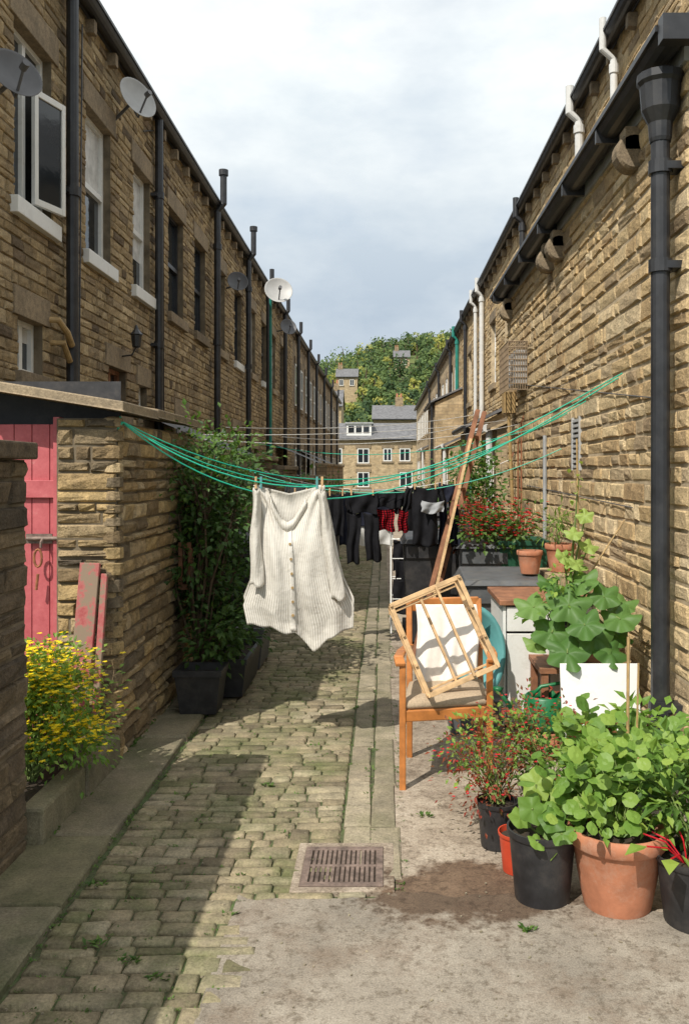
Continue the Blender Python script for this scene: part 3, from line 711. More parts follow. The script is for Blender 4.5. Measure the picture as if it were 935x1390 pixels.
box(mb,1.575,1.61,7.13,7.15,1.66,2.1);box(mb,1.575,1.61,7.40,7.42,1.66,2.1);mb.build("vent_grille",DISH,EX)
mb=MB();mb.add([(1.63,7.15,1.68),(1.63,7.4,1.68),(1.63,7.4,2.08),(1.63,7.15,2.08)],[(0,1,2,3)]);mb.build("vent_dark",BLACKPL,EX)
cg=root("caged_boiler_flue");mb=MB();x0,x1,y0,y1,z0,z1=1.37,1.58,9.7,10.4,2.55,3.08
i=0
while i<=8:
    t=i/8;yy=y0+(y1-y0)*t;zz=z0+(z1-z0)*t;xx=x0+(x1-x0)*t
    tube(mb,[(x0,yy,z0),(x0,yy,z1)],.006,5);tube(mb,[(x0,y0,zz),(x0,y1,zz)],.005,5)
    tube(mb,[(x0,y0,zz),(x1,y0,zz)],.006,5);tube(mb,[(xx,y0,z0),(xx,y0,z1)],.005,5);tube(mb,[(xx,y0,z1),(xx,y1,z1)],.005,5);i+=1
mb.build("cage",CAGEM,cg);mb=MB();box(mb,1.46,1.585,9.8,10.3,2.62,3.0);lathe(mb,(1.43,10.05,2.82),[(.001,-.08),(.05,-.08),(.05,.08),(.001,.08)],12);mb.build("flue_box",DISH,cg)
mb=MB();box(mb,1.44,1.585,10.55,10.75,2.35,2.6);tube(mb,[(1.5,10.6,2.35),(1.52,10.6,1.9),(1.55,10.6,1.2)],.02,8);mb.build("meter_box",CANE,EX)
mb=MB()
for k,yy in enumerate((10.0,10.25,10.8)): tube(mb,[(1.56,yy,.5),(1.56,yy,2.2-.2*k),(1.6,yy+.05,2.3-.2*k)],.010,6)
mb.build("copper_pipe",RUST,EX)
mb=MB();tube(mb,[(1.57,8.6,1.0),(1.57,8.6,2.0)],.02,8,m=0);mb.build("thin_pipe",GREYP,EX)
mb=MB()
for (a,b1) in(((1.578,4.9,2.05),(1.578,9.9,2.62)),((1.578,5.6,1.42),(1.578,9.8,1.5))): tube(mb,[a,b1],.004,5)
mb.build("wall_cable",DISHD,EX)
def annex(y0,y1,x,h,mat,roofm,doorc):
    rt=root("stone_annex");b_=MB();b_.add([(x,y0,0),(x,y1,0),(x,y1,h),(x,y0,h)],[(0,1,2,3)]);b_.add([(x,y0,0),(2.6,y0,0),(2.6,y0,h+.45),(x,y0,h)],[(0,1,2,3)])
    b_.add([(x,y1,0),(2.6,y1,0),(2.6,y1,h+.45),(x,y1,h)],[(0,1,2,3)]);b_.build("walls",mat,rt)
    b_=MB();vs=[(x-.15,y0-.1,h+.0),(x-.15,y1+.1,h+.0),(2.6,y1+.1,h+.47),(2.6,y0-.1,h+.47)];vs+=[(a,b1,c+.06) for a,b1,c in vs]
    b_.add(vs,[(0,1,2,3),(4,5,6,7),(0,1,5,4),(0,3,7,4),(1,2,6,5)]);b_.build("roof",roofm,rt)
    b_=MB();box(b_,x-.02,x+.02,y0+.4,y0+1.2,0,1.95);b_.build("door",doorc,rt)
    b_=MB();tube(b_,[(x-.1,y0+.1,h),(x-.1,y0+.1,0)],.05,10);tube(b_,[(x-.15,y0,h+.02),(x-.15,y1,h+.02)],.06,8);b_.build("downpipe",UPVC if doorc is WHITE else BLACKP,rt)
annex(12.6,14.6,1.62,2.25,FAR_R,ST_DR,WHITE)
annex(17.2,20,1.75,2.5,FAR_R,SLATE,TEAL)
annex(23,26,1.7,2.3,FAR_R,SLATE,WHITE)
annex(29,33,1.7,3.9,FAR_R,SLATE,BLACKP)
annex(38,43,1.8,2.6,FAR_R,SLATE,WHITE)

# ================================================================= CLOTHES LINES
def sag(a,b_,s,n=24,skew=0):
    a=V(a);b_=V(b_);return [a.lerp(b_,t)-Z*s*4*t*(1-t)*(1+skew*(.5-t)) for t in [i/n for i in range(n+1)]]
A=V((-1.47,5.0,1.93))
cl=root("green_clothes_line");mb=MB()
tube(mb,sag(A,(1.58,5.85,2.30),.50,30,.7),.0045,6);tube(mb,sag(A+V((0,.02,-.01)),(1.58,5.95,2.28),.56,30,.7),.0045,6)
tube(mb,sag(A,(1.58,7.6,2.15),.42,30,.5),.004,6);tube(mb,sag(A+V((0,.02,-.01)),(1.58,6.9,2.2),.47,30,.5),.004,6)
tube(mb,sag((-1.55,11,2.0),(1.58,9.4,2.1),.2,20),.004,5)
tube(mb,[A,A+V((-.03,0,-.04)),A+V((-.02,.02,.03))],.008,6)
mb.build("line",GREENLINE,cl)
cl=root("white_clothes_line");mb=MB()
tube(mb,sag((-1.5,7.2,1.95),(1.58,11.1,2.3),.06),.003,5);tube(mb,sag((-1.5,7.4,1.92),(1.58,10.2,2.2),.12),.003,5);tube(mb,sag((-1.6,9,2.1),(1.7,14,2.6),.1),.004,5)
tube(mb,sag((-1.6,14,2.2),(1.7,18,2.6),.15),.005,5)
mb.build("line",WHITELINE,cl)
def uvmesh(name,mats,parent,grid,nu,nv,uvs,thick=.0):
    me=bpy.data.meshes.new(name);fs=[]
    for j in range(nv-1):
        for i in range(nu-1): fs.append((j*nu+i,j*nu+i+1,(j+1)*nu+i+1,(j+1)*nu+i))
    me.from_pydata([tuple(p) for p in grid],[],fs);me.materials.append(mats)
    ul=me.uv_layers.new(name="UVMap")
    for lp in me.loops: ul.data[lp.index].uv=uvs[lp.vertex_index]
    me.polygons.foreach_set("use_smooth",[True]*len(fs));me.update()
    ob=bpy.data.objects.new(name,me);coll.objects.link(ob);ob.parent=parent
    if thick:
        so=ob.modifiers.new("s",'SOLIDIFY');so.thickness=thick
    return ob
def interp(tab,t):
    for (a,x),(b_,y_) in zip(tab[:-1],tab[1:]):
        if a<=t<=b_: return x+(y_-x)*(t-a)/(b_-a)
    return tab[-1][1]
sh=root("striped_cotton_shirt")
nu,nv=72,64;YS=5.22
Lx=[(0,-.765),(.3,-.765),(.6,-.77),(.72,-.785),(.86,-.83),(1,-.81)]
Rx=[(0,-.345),(.08,-.335),(.3,-.30),(.55,-.26),(.7,-.225),(.85,-.17),(1,-.18)]
Tz=[(0,1.57),(.08,1.57),(.2,1.545),(.3,1.44),(.40,1.37),(.48,1.35),(.56,1.37),(.68,1.45),(.82,1.545),(.92,1.57),(1,1.57)]
Bz=[(0,.74),(.10,.735),(.22,.73),(.38,.70),(.46,.70),(.56,.64),(.63,.585),(.68,.60),(.76,.665),(.9,.70),(1,.73)]
def shirt_pt(u,v,layer=0):
    zt=interp(Tz,u) if layer==0 else interp([(0,1.57),(.5,1.52),(1,1.57)],u)
    zb=interp(Bz,u)+(0 if layer==0 else .06)
    x=interp(Lx,v)*(1-u)+interp(Rx,v)*u
    g=.25+.75*v
    fold=.024*math.sin(u*13+.7*math.sin(v*2.5))*g+.009*math.sin(u*34+1+.4*v)*g+.012*math.sin(v*7+u*4)*(1-v)*.8+.010*math.sin((u*9-v*6))*v+.005*math.sin(u*21-v*15)*math.sin(v*3.1)
    for (pu) in (.04,.96):
        r=math.hypot((u-pu)*.45,v*.8);an=math.atan2(v,abs(u-pu)+.02);fold+=.014*math.sin(an*11)*math.exp(-r*3.5)
    bulge=.07*math.sin(u*math.pi)*math.sin(min(1,v*1.1)*math.pi*.9)
    return V((x+.006*math.sin(v*7)*v,YS+fold+(-bulge if layer==0 else bulge*.9+.012),zt+(zb-zt)*v+.006*math.sin(u*30)*v))
for layer in(0,1):
    grid=[];uvs=[]
    for j in range(nv):
        for i in range(nu):
            grid.append(shirt_pt(i/(nu-1),j/(nv-1),layer));uvs.append((i/(nu-1),j/(nv-1)))
    uvmesh("front_panel" if layer==0 else "back_panel",SHIRTM,sh,grid,nu,nv,uvs,.002)
for (xa,za,xb,zb,w,yo) in((-.745,1.545,-.742,.98,.085,-.035),(-.365,1.53,-.265,.90,.09,-.035)):
    grid=[];uvs=[]
    for j in range(30):
        v=j/29
        for i in range(12):
            u=i/11;a=u*math.pi;ww=w*(.45+.55*v)
            grid.append((xa+(xb-xa)*v+(u-.5)*ww+.006*math.sin(v*9),YS+yo-.035*math.sin(a)+.006*math.sin(v*12+u*6),za+(zb-za)*v+.012*math.sin(u*7)));uvs.append((u*.2,v))
    uvmesh("sleeve",SHIRTM,sh,grid,12,30,uvs,.002)
grid=[];uvs=[]
for j in range(40):
    v=j/39
    for i in range(5):
        u=.475+.055*i/4-.05*v;grid.append(shirt_pt(u,v*.98)-Y*.007);uvs.append((.006+.003*i,v))
uvmesh("button_placket",SHIRTM,sh,grid,5,40,uvs,.001)
mb=MB()
for k in range(7):
    v=.06+k*.13;p=shirt_pt(.502-.05*v,v)-Y*.013;lathe(mb,p,[(.001,-.003),(.008,-.003),(.008,.003),(.001,.003)],10,M=Matrix.Rotation(math.radians(90),3,'X'))
mb.build("buttons",CANE,sh)
grid=[];uvs=[]
for j in range(6):
    for i in range(30):
        u=.24+.5*i/29;p=shirt_pt(u,0);grid.append(p+V((0,-.012-.018*math.sin(j/5*3.14),.0-.06*j/5)));uvs.append((u,j/5))
uvmesh("collar",SHIRTM,sh,grid,30,6,uvs,.002)
def peg(p,mat=PALEW):
    rt=root("clothes_peg");mb=MB();p=V(p);box(mb,p.x-.006,p.x+.006,p.y-.012,p.y-.003,p.z-.035,p.z+.035);box(mb,p.x-.006,p.x+.006,p.y+.003,p.y+.012,p.z-.035,p.z+.035);tube(mb,[(p.x-.008,p.y,p.z),(p.x+.008,p.y,p.z)],.006,6);mb.build("peg",mat,rt)
for x in(-.75,-.72,-.36,-.39): peg((x,YS,1.585),random.choice([PALEW,TEALPL]))

def panel(parent,name,mat,x0,x1,z0,z1,y,Lt=None,Rt=None,amp=.02,seed=0):
    grid=[];uvs=[];nu,nv=22,26
    for j in range(nv):
        v=j/(nv-1);xl=x0+(interp(Lt,v) if Lt else 0);xr=x1+(interp(Rt,v) if Rt else 0)
        for i in range(nu):
            u=i/(nu-1);x=xl+(xr-xl)*u
            grid.append((x+.005*math.sin(v*9+seed),y+amp*math.sin(u*11+seed+v*3)*(.3+v),z1+(z0-z1)*v+.012*math.sin(u*7+seed)*v-.02*math.sin(u*math.pi)*(1-v)));uvs.append((u,v))
    uvmesh(name,mat,parent,grid,nu,nv,uvs,.004)
def tee(x0,x1,z0,z1,y,mat,seed,name="black_t_shirt"):
    rt=root(name);w=x1-x0
    panel(rt,"body",mat,x0+w*.2,x1-w*.2,z0,z1,y,seed=seed)
    panel(rt,"sleeve",mat,x0,x0+w*.22,z1-(z1-z0)*.42,z1,y+.01,Lt=[(0,.02),(1,-.02)],Rt=[(0,0),(1,-.03)],seed=seed+1)
    panel(rt,"sleeve",mat,x1-w*.22,x1,z1-(z1-z0)*.42,z1,y+.01,Lt=[(0,0),(1,.03)],Rt=[(0,-.02),(1,.02)],seed=seed+2)
    for x in(x0+w*.25,x1-w*.25): peg((x,y,z1+.005))
def trousers(x0,x1,z0,z1,y,mat,seed,name="black_trousers"):
    rt=root(name);w=x1-x0;zc=z1-(z1-z0)*.3
    panel(rt,"seat",mat,x0,x1,zc,z1,y,seed=seed)
    panel(rt,"leg",mat,x0,x0+w*.48,z0,zc+.01,y+.004,Rt=[(0,0),(1,-w*.1)],seed=seed+1)
    panel(rt,"leg",mat,x1-w*.48,x1,z0+.02,zc+.01,y+.004,Lt=[(0,0),(1,w*.12)],Rt=[(0,0),(1,.03)],seed=seed+2)
    for x in(x0+w*.15,x1-w*.15): peg((x,y,z1+.005))
YD=8.0
tee(-.85,-.64,1.21,1.46,YD,BLACKCL,1)
tee(-.68,-.49,1.10,1.46,YD+.1,NAVYCL,2)
tee(-.54,-.31,1.06,1.46,YD,BLACKCL,3)
trousers(-.33,-.05,.82,1.465,YD,BLACKCL,4)
rt=root("red_check_shorts");panel(rt,"shorts",CHECKM,-.07,.10,1.11,1.32,YD+.05,seed=5);panel(rt,"waist",BLACKCL,-.09,.11,1.32,1.475,YD+.05,seed=5)
rt=root("red_check_shorts");panel(rt,"shorts",CHECKM,.135,.22,1.10,1.32,YD+.05,seed=6);panel(rt,"waist",BLACKCL,.10,.25,1.32,1.49,YD+.05,seed=5)
tee(.19,.56,.98,1.52,YD-.05,BLACKCL,7)
rt=root("grey_towel");panel(rt,"towel",GREYCL,.34,.54,1.28,1.39,YD-.12,seed=8)
trousers(.51,.68,.95,1.55,YD+.1,NAVYCL,9)
cl=root("clothes_line");mb=MB();tube(mb,sag((-1.55,8.2,1.78),(1.57,7.8,1.85),.36),.004,5);mb.build("line",GREENLINE,cl)
rt=root("white_towel");panel(rt,"towel",UPVC,-.32,.12,.73,1.0,11,seed=3)
rt=root("dark_bath_towel");panel(rt,"towel",NAVYCL,-.30,.10,.98,1.36,10.95,seed=4)
tee(-.6,-.35,.73,1.39,11,NAVYCL,12)
tee(.15,.6,.75,1.40,11,BLACKCL,13)
tee(-1.44,-1.12,1.1,1.49,13,GREYCL,12,"grey_t_shirt")
cl=root("clothes_line");mb=MB();tube(mb,sag((-1.6,11,1.7),(1.58,11,1.8),.33),.004,5);mb.build("line",WHITELINE,cl)

pr=root("wooden_ladder");mb=MB()
a0,a1,b0,b1=V((.26,7.75,.02)),V((.88,8.25,2.22)),V((.36,8.05,.02)),V((.97,8.5,2.22))
beam(mb,a0,a1,.04,.07,up=Y);beam(mb,b0,b1,.04,.07,up=Y)
for k in range(1,9):
    t=k/9;beam(mb,a0.lerp(a1,t),b0.lerp(b1,t),.03,.03)
mb.build("ladder_frame",BROWNW,pr,bevel=.003)
pr=root("wooden_clothes_prop");mb=MB();beam(mb,(.30,7.5,.02),(.80,8.1,1.95),.025,.025,up=Y);mb.build("prop",PALEW,pr)

dk=root("clothes_airer");mb=MB()
for x in(.08,.62):
    tube(mb,[(x,8.9,.02),(x,9.2,1.05)],.009,6);tube(mb,[(x,9.4,.02),(x,9.1,1.05)],.009,6)
for z in(.35,.55,.75,.95): 
    tube(mb,[(.08,8.9+.3*z,z),(.62,8.9+.3*z,z)],.006,6);tube(mb,[(.08,9.4-.3*z,z),(.62,9.4-.3*z,z)],.006,6)
mb.build("rack",WHITE,dk)
for i,(xa,xb,za,zb) in enumerate(((.1,.3,.62,.95),(.33,.58,.5,.95),(.1,.36,.2,.55),(.38,.6,.12,.5),(.12,.3,.4,.75))): panel(dk,"garment",BLACKCL,xa,xb,za,zb,8.86+.3*zb-(.02 if i==4 else 0),seed=i)

# ================================================================= CHAIR
ch=root("wooden_armchair")
FL=V((.10,4.57,0));FR=V((.56,4.66,0));BL=V((.15,5.03,0));BR=V((.56,5.10,0));SHt=.40
mb=MB();w=.034
beam(mb,FL,FL+Z*.66,w,w,Y);beam(mb,FR,FR+Z*.66,w,w,Y)
bk=V((.0,.12,0))
beam(mb,BL+bk*.5,BL+Z*.42,w,w,Y);beam(mb,BR+bk*.5,BR+Z*.42,w,w,Y)
beam(mb,BL+Z*.42,BL+bk+Z*.90,w,w,Y);beam(mb,BR+Z*.42,BR+bk+Z*.90,w,w,Y)
zr=.385
for a,b1 in((FL,FR),(FR,BR),(BR,BL),(BL,FL)): beam(mb,a+Z*zr,b1+Z*zr,.022,.06,Z)
beam(mb,BL+bk*.95+Z*.875,BR+bk*.95+Z*.875,.025,.075,Z);beam(mb,BL+bk*.3+Z*.56,BR+bk*.3+Z*.56,.02,.04,Z)
for k in range(1,5):
    t=k/5;beam(mb,(BL.lerp(BR,t))+bk*.3+Z*.56,(BL.lerp(BR,t))+bk*.9+Z*.86,.02,.012,Y)
for a,b1,sx in((FL,BL,-1),(FR,BR,1)):
    pts=[a+V((sx*.01,-.03,.655)),a+V((sx*.02,.04,.678)),a.lerp(b1,.5)+V((sx*.025,0,.672)),b1+V((0,.02,.655))]
    for p,q in zip(pts[:-1],pts[1:]): beam(mb,p,q,.052,.022,Z)
mb.build("frame",ORWOOD,ch,bevel=.006)
mb=MB();c0=(FL+FR+BL+BR)/4;vs=[]
rings=[(.93,.412),(1.02,.425),(1.03,.44),(.99,.46),(.8,.472),(.4,.478)]
per=[]
cs=[FL,FR,BR,BL]
for k in range(4):
    a,b1=cs[k],cs[(k+1)%4]
    for t in(.06,.25,.5,.75,.94): per.append(a.lerp(b1,t))
for s_,z in rings:
    for p in per: q=c0+(p-c0)*s_;vs.append((q.x,q.y,z))
n=len(per);fs=[]
for j in range(len(rings)-1):
    for k in range(n): fs.append((j*n+k,j*n+(k+1)%n,(j+1)*n+(k+1)%n,(j+1)*n+k))
fs.append(tuple(5*n+k for k in range(n)));mb.add(vs,fs);mb.build("seat_cushion",SEATF,ch,smooth=True)
# white cloth draped over the chair back
cu=root("draped_white_cloth");grid=[];uvs=[]
for j in range(26):
    for i in range(30):
        u=i/29;v=j/25
        x=.185+.35*u+.01*math.sin(v*5);zz=.885-(.40+.03*math.sin(u*5))*v
        yy=5.115-.13*v+.014*math.sin(u*17+v*1.5)*(.3+v)+.008*math.sin(u*31)*v
        grid.append((x,yy-.03,zz));uvs.append((u,v))
uvmesh("cloth",PRINTC,cu,grid,30,26,uvs,.006)
fr_=root("slatted_wooden_frame");mb=MB()
ang=math.radians(22);ux=V((math.cos(ang),0.12,math.sin(ang))).normalized();uz=V((-math.sin(ang),.22,math.cos(ang)));uz=(uz-ux*uz.dot(ux)).normalized();un=ux.cross(uz)
C=V((.315,4.69,.775));W_,H_=.195,.25
for s_ in(-.075,.075):
    o=C+un*s_
    for k in(-1,1):
        beam(mb,o+ux*k*W_-uz*H_,o+ux*k*W_+uz*H_,.024,.02,un);beam(mb,o+uz*k*H_-ux*W_,o+uz*k*H_+ux*W_,.024,.02,un)
for a in(-1,1):
    for c in(-1,-.33,.33,1):
        p=C+ux*a*W_+uz*c*H_;beam(mb,p-un*.10,p+un*.10,.018,.014,ux)
o=C-un*.09;beam(mb,o-ux*.02-uz*H_,o-ux*.02+uz*H_,.014,.03,un);o=C+un*.09;beam(mb,o+ux*.06-uz*H_,o+ux*.06+uz*H_,.014,.03,un)
for c in(-.9,.9): o=C-un*.092;beam(mb,o+uz*c*H_-ux*W_*1.08,o+uz*c*H_+ux*W_*1.08,.012,.026,un)
mb.build("slats",PALEW,fr_,bevel=.002)
tt=root("teal_plastic_tub")
mb=MB();lathe(mb,(.56,5.62,.50),[(.001,-.14),(.15,-.14),(.18,-.12),(.215,.06),(.23,.07),(.23,.08),(.20,.075),(.16,-.10),(.001,-.12)],32,M=Matrix.Rotation(math.radians(80),3,'X')@Matrix.Diagonal((.9,1.3,1)));mb.build("tub",TEALPL,tt,smooth=True)
tt=root("storage_box");mb=MB();box(mb,.42,.72,5.5,5.78,0,.21);box(mb,.40,.74,5.48,5.80,.212,.235);mb.build("box",DARKGREY,tt,bevel=.01)

cb_=root("old_white_cabinet");mb=MB()
x0,x1,y0,y1=.76,1.35,5.62,6.25
box(mb,x0,x0+.02,y0,y1,.04,.80);box(mb,x1-.02,x1,y0,y1,.04,.80);box(mb,x0+.02,x1-.02,y1-.02,y1,.04,.80);box(mb,x0+.02,x1-.02,y0+.01,y1-.02,.04,.08)
box(mb,x0+.025,(x0+x1)/2-.003,y0-.012,y0+.008,.09,.62);box(mb,(x0+x1)/2+.003,x1-.025,y0-.012,y0+.008,.09,.62);box(mb,x0+.025,x1-.025,y0-.012,y0+.008,.635,.79)
for xx in(x0+.25,x1-.25): box(mb,xx-.01,xx+.01,y0-.03,y0-.012,.36,.46)
mb.build("carcass",WHITE,cb_,bevel=.003)
mb=MB();box(mb,x0-.025,x1+.03,y0-.03,y1+.01,.802,.835);mb.build("worktop",BROWNW,cb_,bevel=.004)
wheelie(.93,7.05,.32,.31,.78,DARKGREY,.04)
for (x,y,h) in((.42,8.5,.98),(.92,8.3,.95),(.62,9.9,1.0),(1.1,9.2,1.05),(1.25,11.9,1.05),(.6,12.2,1.05),(1.2,14.8,1.05)): wheelie(x,y,.23,.28,h,BLACKPL if x!=.92 else DARKGREY)

# ================================================================= POTS
def pot(name,x,y,r,h,mat,z0=.01,rim=True):
    rt=root(name);mb=MB()
    prof=[(.001,0),(r*.68,0),(r*.70,.01),(r*.82,h*.4),(r*.92,h*.78),(r*.94,h*.80),(r*1.0,h*.805),(r*1.025,h*.83),(r*1.03,h*.96),(r*1.0,h),(r*.95,h),(r*.92,h*.84)] if rim else [(.001,0),(r*.78,0),(r*.80,.008),(r*.97,h*.90),(r*1.02,h*.91),(r*1.04,h*.94),(r*1.04,h),(r*.98,h),(r*.95,h*.85)]
    lathe(mb,(x,y,z0),prof,40);ob=mb.build("pot",mat,rt,smooth=True)
    try:
        ob.data.set_sharp_from_angle(angle=math.radians(35))
    except Exception: pass
    mb=MB();lathe(mb,(x,y,z0+h*.86),[(.001,.01),(r*.5,.012),(r*.92,0)],24);mb.build("soil",SOIL,rt);return rt
pot("terracotta_plant_pot",.885,3.35,.180,.30,TERRA)
pot("black_plant_pot",.61,3.40,.130,.275,BLACKPL,rim=False)
pot("black_plant_pot",1.14,3.22,.145,.25,BLACKPL,rim=False)
pot("black_plant_pot",.50,3.88,.09,.20,BLACKPL,rim=False)
pot("red_plant_pot",.555,3.64,.08,.16,REDPL,rim=False)
pot("black_plant_pot",.74,3.95,.12,.24,BLACKPL,rim=False)
pot("black_plant_pot",1.05,4.0,.15,.26,BLACKPL,rim=False)
pot("black_plant_pot",1.25,4.4,.13,.2,BLACKPL,rim=False)
pl=root("nasturtium_plant")
bush("p",pl,(.885,3.35,.27),(.88,3.40,.46),(.26,.22,.14),30,10,.028,.03,LF_LITE,.32,.003,kind="disc")
bush("p",pl,(.885,3.35,.27),(.88,3.38,.42),(.26,.20,.13),22,18,.055,.022,LF_LITE,.32,.003)
pl=root("sweetcorn_seedling_plant")
bush("p",pl,(1.14,3.24,.22),(1.16,3.28,.42),(.15,.14,.16),12,14,.10,.03,LF_MID,.3,.004)
bush("p",pl,(1.14,3.24,.22),(1.18,3.40,.48),(.18,.14,.16),14,16,.06,.035,LF_LITE,.3,.004)
pl=root("courgette_seedling");mb=MB();st=MB()
for (x,y,z,r_) in((.56,3.33,.38,.055),(.63,3.30,.35,.05),(.59,3.42,.44,.06),(.68,3.38,.40,.045),(.53,3.42,.31,.045),(.62,3.35,.30,.04),(.66,3.27,.31,.045),(.57,3.27,.28,.035)):
    disc_leaf(mb,V((x,y,z)),V((R(-.4,.4),R(-1,-.3),R(.4,1))),r_,5,.15,20,.14);tube(st,[(.61,3.40,.24),(x,y,z)],.004,5)
mb.build("leaves",LF_LITE,pl,smooth=True);st.build("stems",STEM,pl)
pl=root("red_stemmed_chard");mb=MB();st=MB()
for a in range(9):
    t=a*.7+R(-.2,.2);e=V((1.06+.13*math.cos(t),3.16+.09*math.sin(t),.25+R(.02,.10)));tube(st,[(1.10,3.20,.22),(V((1.10,3.20,.28))+e)/2,e],.003,6);leaf(mb,e,V((math.cos(t),math.sin(t)-.3,.05)),Z,.11,.06)
mb.build("leaves",LF_LITE,pl);st.build("stems",RFLOW,pl)
pl=root("red_flowering_fuchsia")
bush("p",pl,(.50,3.88,.2),(.48,3.92,.35),(.20,.17,.16),28,28,.026,.012,[LF_RED,RFLOW],.32,.003,3,.010)
bush("p",pl,(.50,3.88,.2),(.54,4.0,.38),(.20,.2,.17),18,32,.030,.016,LF_LITE,.32,.003)
bush("p",pl,(.74,3.95,.22),(.72,4.05,.47),(.20,.18,.16),20,24,.027,.014,[LF_RED,RFLOW],.32,.003,3,.010)
bush("p",pl,(.74,3.95,.22),(.72,4.05,.42),(.18,.18,.13),12,26,.03,.016,LF_MID,.3,.003)
pl=root("trailing_nasturtium")
bush("p",pl,(1.05,4.0,.22),(1.03,4.0,.40),(.28,.24,.12),28,10,.034,.03,LF_LITE,.3,.003,kind="disc")
bush("p",pl,(1.05,4.0,.22),(.95,3.85,.36),(.26,.20,.12),18,18,.055,.028,LF_MID,.3,.003)
pl=root("leafy_pot_plant");bush("p",pl,(1.25,4.4,.18),(1.28,4.38,.34),(.2,.18,.14),16,18,.07,.04,LF_LITE,.3,.004)
cn=root("bamboo_cane");mb=MB();tube(mb,[(1.06,3.85,.15),(1.08,3.9,.92)],.007,6);tube(mb,[(1.11,3.9,.15),(1.13,3.92,.8)],.005,6);tube(mb,[(.93,3.42,.25),(.98,3.4,.55)],.004,6)
mb.build("cane",CANE,cn)
cn=root("bamboo_cane");mb=MB();tube(mb,[(1.2,5.4,.7),(1.18,5.4,1.85)],.006,6);tube(mb,[(1.05,5.4,.7),(1.5,5.5,1.35)],.005,6);mb.build("cane",CANE,cn)
wb=root("white_board_panel");mb=MB();beam(mb,(1.22,4.90,.02),(1.22,5.02,.56),.02,.44,up=X);mb.build("board",WHITE,wb,bevel=.003)
sq=root("squash_plant");mb=MB();st=MB();base=V((1.13,5.4,.76))
pot("black_plant_pot",1.13,5.4,.13,.22,BLACKPL,.50,False)
mbs=root("wooden_crate_stand");k=MB();box(k,.93,1.38,5.2,5.6,.012,.03)
for xx in(.93,1.34):
    for yy in(5.2,5.56): box(k,xx,xx+.04,yy,yy+.04,.03,.46)
box(k,.92,1.39,5.19,5.61,.462,.49);k.build("stand",BROWNW,mbs)
leaves=[(.98,5.15,.72,.10),(1.22,5.1,.70,.12),(1.38,5.15,.80,.10),(1.05,5.05,.62,.11),(1.30,5.07,.62,.10),(.88,5.2,.86,.10),(1.08,5.15,.88,.11),(1.30,5.2,.92,.10),(1.0,5.3,.98,.09),(1.18,5.25,1.00,.09),(1.42,5.3,.86,.09),(.90,5.2,.64,.08),(1.16,5.3,1.10,.06),(1.08,5.3,1.14,.05),(1.24,5.35,1.20,.055),(1.14,5.3,1.28,.05),(1.38,5.2,.68,.08),(1.15,5.05,.78,.09),(1.22,5.35,1.38,.045)]
for (x,y,z,r_) in leaves:
    disc_leaf(mb,V((x,y,z)),V((R(-.5,.5)-.1,R(-1.1,-.4),R(.5,1.2))),r_*R(.9,1.15),5,.17,30,.20,R(.0,.75) if z<1.05 else 1.0);tube(st,[base,(base+V((x,y,z)))/2+Z*.08,(x,y,z-.01)],[.008,.006,.004],6)
tube(st,[base,(1.16,5.4,1.2),(1.19,5.4,1.6)],.006,5)
for i in range(18): leaf(mb,V((1.17+R(-.05,.05),5.4,R(1.1,1.7))),V((R(-1,1),-.5,R(-.5,.5))),Z,.05,.03,1)
mb.build("leaves",LF_SQ,sq,smooth=True);st.build("stems",STEM,sq)
bush("p",root("pea_shoot_plant"),(1.0,5.3,.7),(1.0,5.3,.95),(.16,.14,.22),10,16,.04,.025,LF_LITE,.3,.003)
wc=root("green_watering_can");mb=MB()
stn=MB()
for zz in(0,.073): box(stn,.84,.943,5.05,5.28,zz+.01,zz+.078);box(stn,.95,1.05,5.05,5.28,zz+.01,zz+.078)
stn.build("bricks",TERRA,root("brick_stack"),bevel=.004)
dz=-.075
lathe(mb,(.94,5.16,.235+dz),[(.001,0),(.12,0),(.125,.02),(.115,.18),(.105,.19),(.10,.19),(.10,.15)],28)
tube(mb,[(.83,5.14,.27+dz),(.74,5.10,.36+dz),(.66,5.06,.47+dz)],[.022,.015,.012],10);lathe(mb,(.655,5.058,.46+dz),[(.012,0),(.035,.03),(.001,.034)],14)
tube(mb,[(1.05,5.16,.27+dz),(1.13,5.16,.33+dz),(1.12,5.16,.43+dz),(1.03,5.16,.49+dz),(.92,5.16,.47+dz),(.86,5.16,.41+dz)],.011,8);mb.build("can",GREENPL,wc,smooth=True)
potsq("green_trough_planter",1.05,1.5,8.0,8.6,.30,DKGREENPL,.72)
stn=MB();box(stn,1.02,1.52,7.9,8.7,0,.72);stn.build("stone_bench",ST_DR,None,bevel=.01)
pl=root("red_geranium_plant");bush("p",pl,(1.2,8.2,.95),(1.05,8.1,1.18),(.42,.3,.16),26,30,.05,.04,[LF_MID,RFLOW],.28,.005,12,.024)
pl=root("red_geranium_plant");bush("p",pl,(.8,8.7,.8),(.86,8.7,1.12),(.22,.25,.22),16,30,.05,.03,[LF_RED,RFLOW],.3,.005,8,.022)
pl=root("leafy_climber_plant");bush("p",pl,(.95,9.5,.3),(1.0,9.6,1.45),(.25,.3,.5),22,45,.07,.045,LF_MID,.28,.008)
pot("terracotta_plant_pot",1.4,7.0,.12,.22,TERRA,.86);bush("p",root("small_pot_plant"),(1.4,7.0,1.05),(1.38,7.0,1.2),(.12,.12,.12),8,16,.08,.015,LF_LITE,.3,.003)
pot("terracotta_plant_pot",1.15,6.95,.10,.18,TERRA,.85)
wpk=MB();box(wpk,1.27,1.56,6.8,7.3,0,.855);wpk.build("brick_plinth",FAR_R,None,bevel=.005)
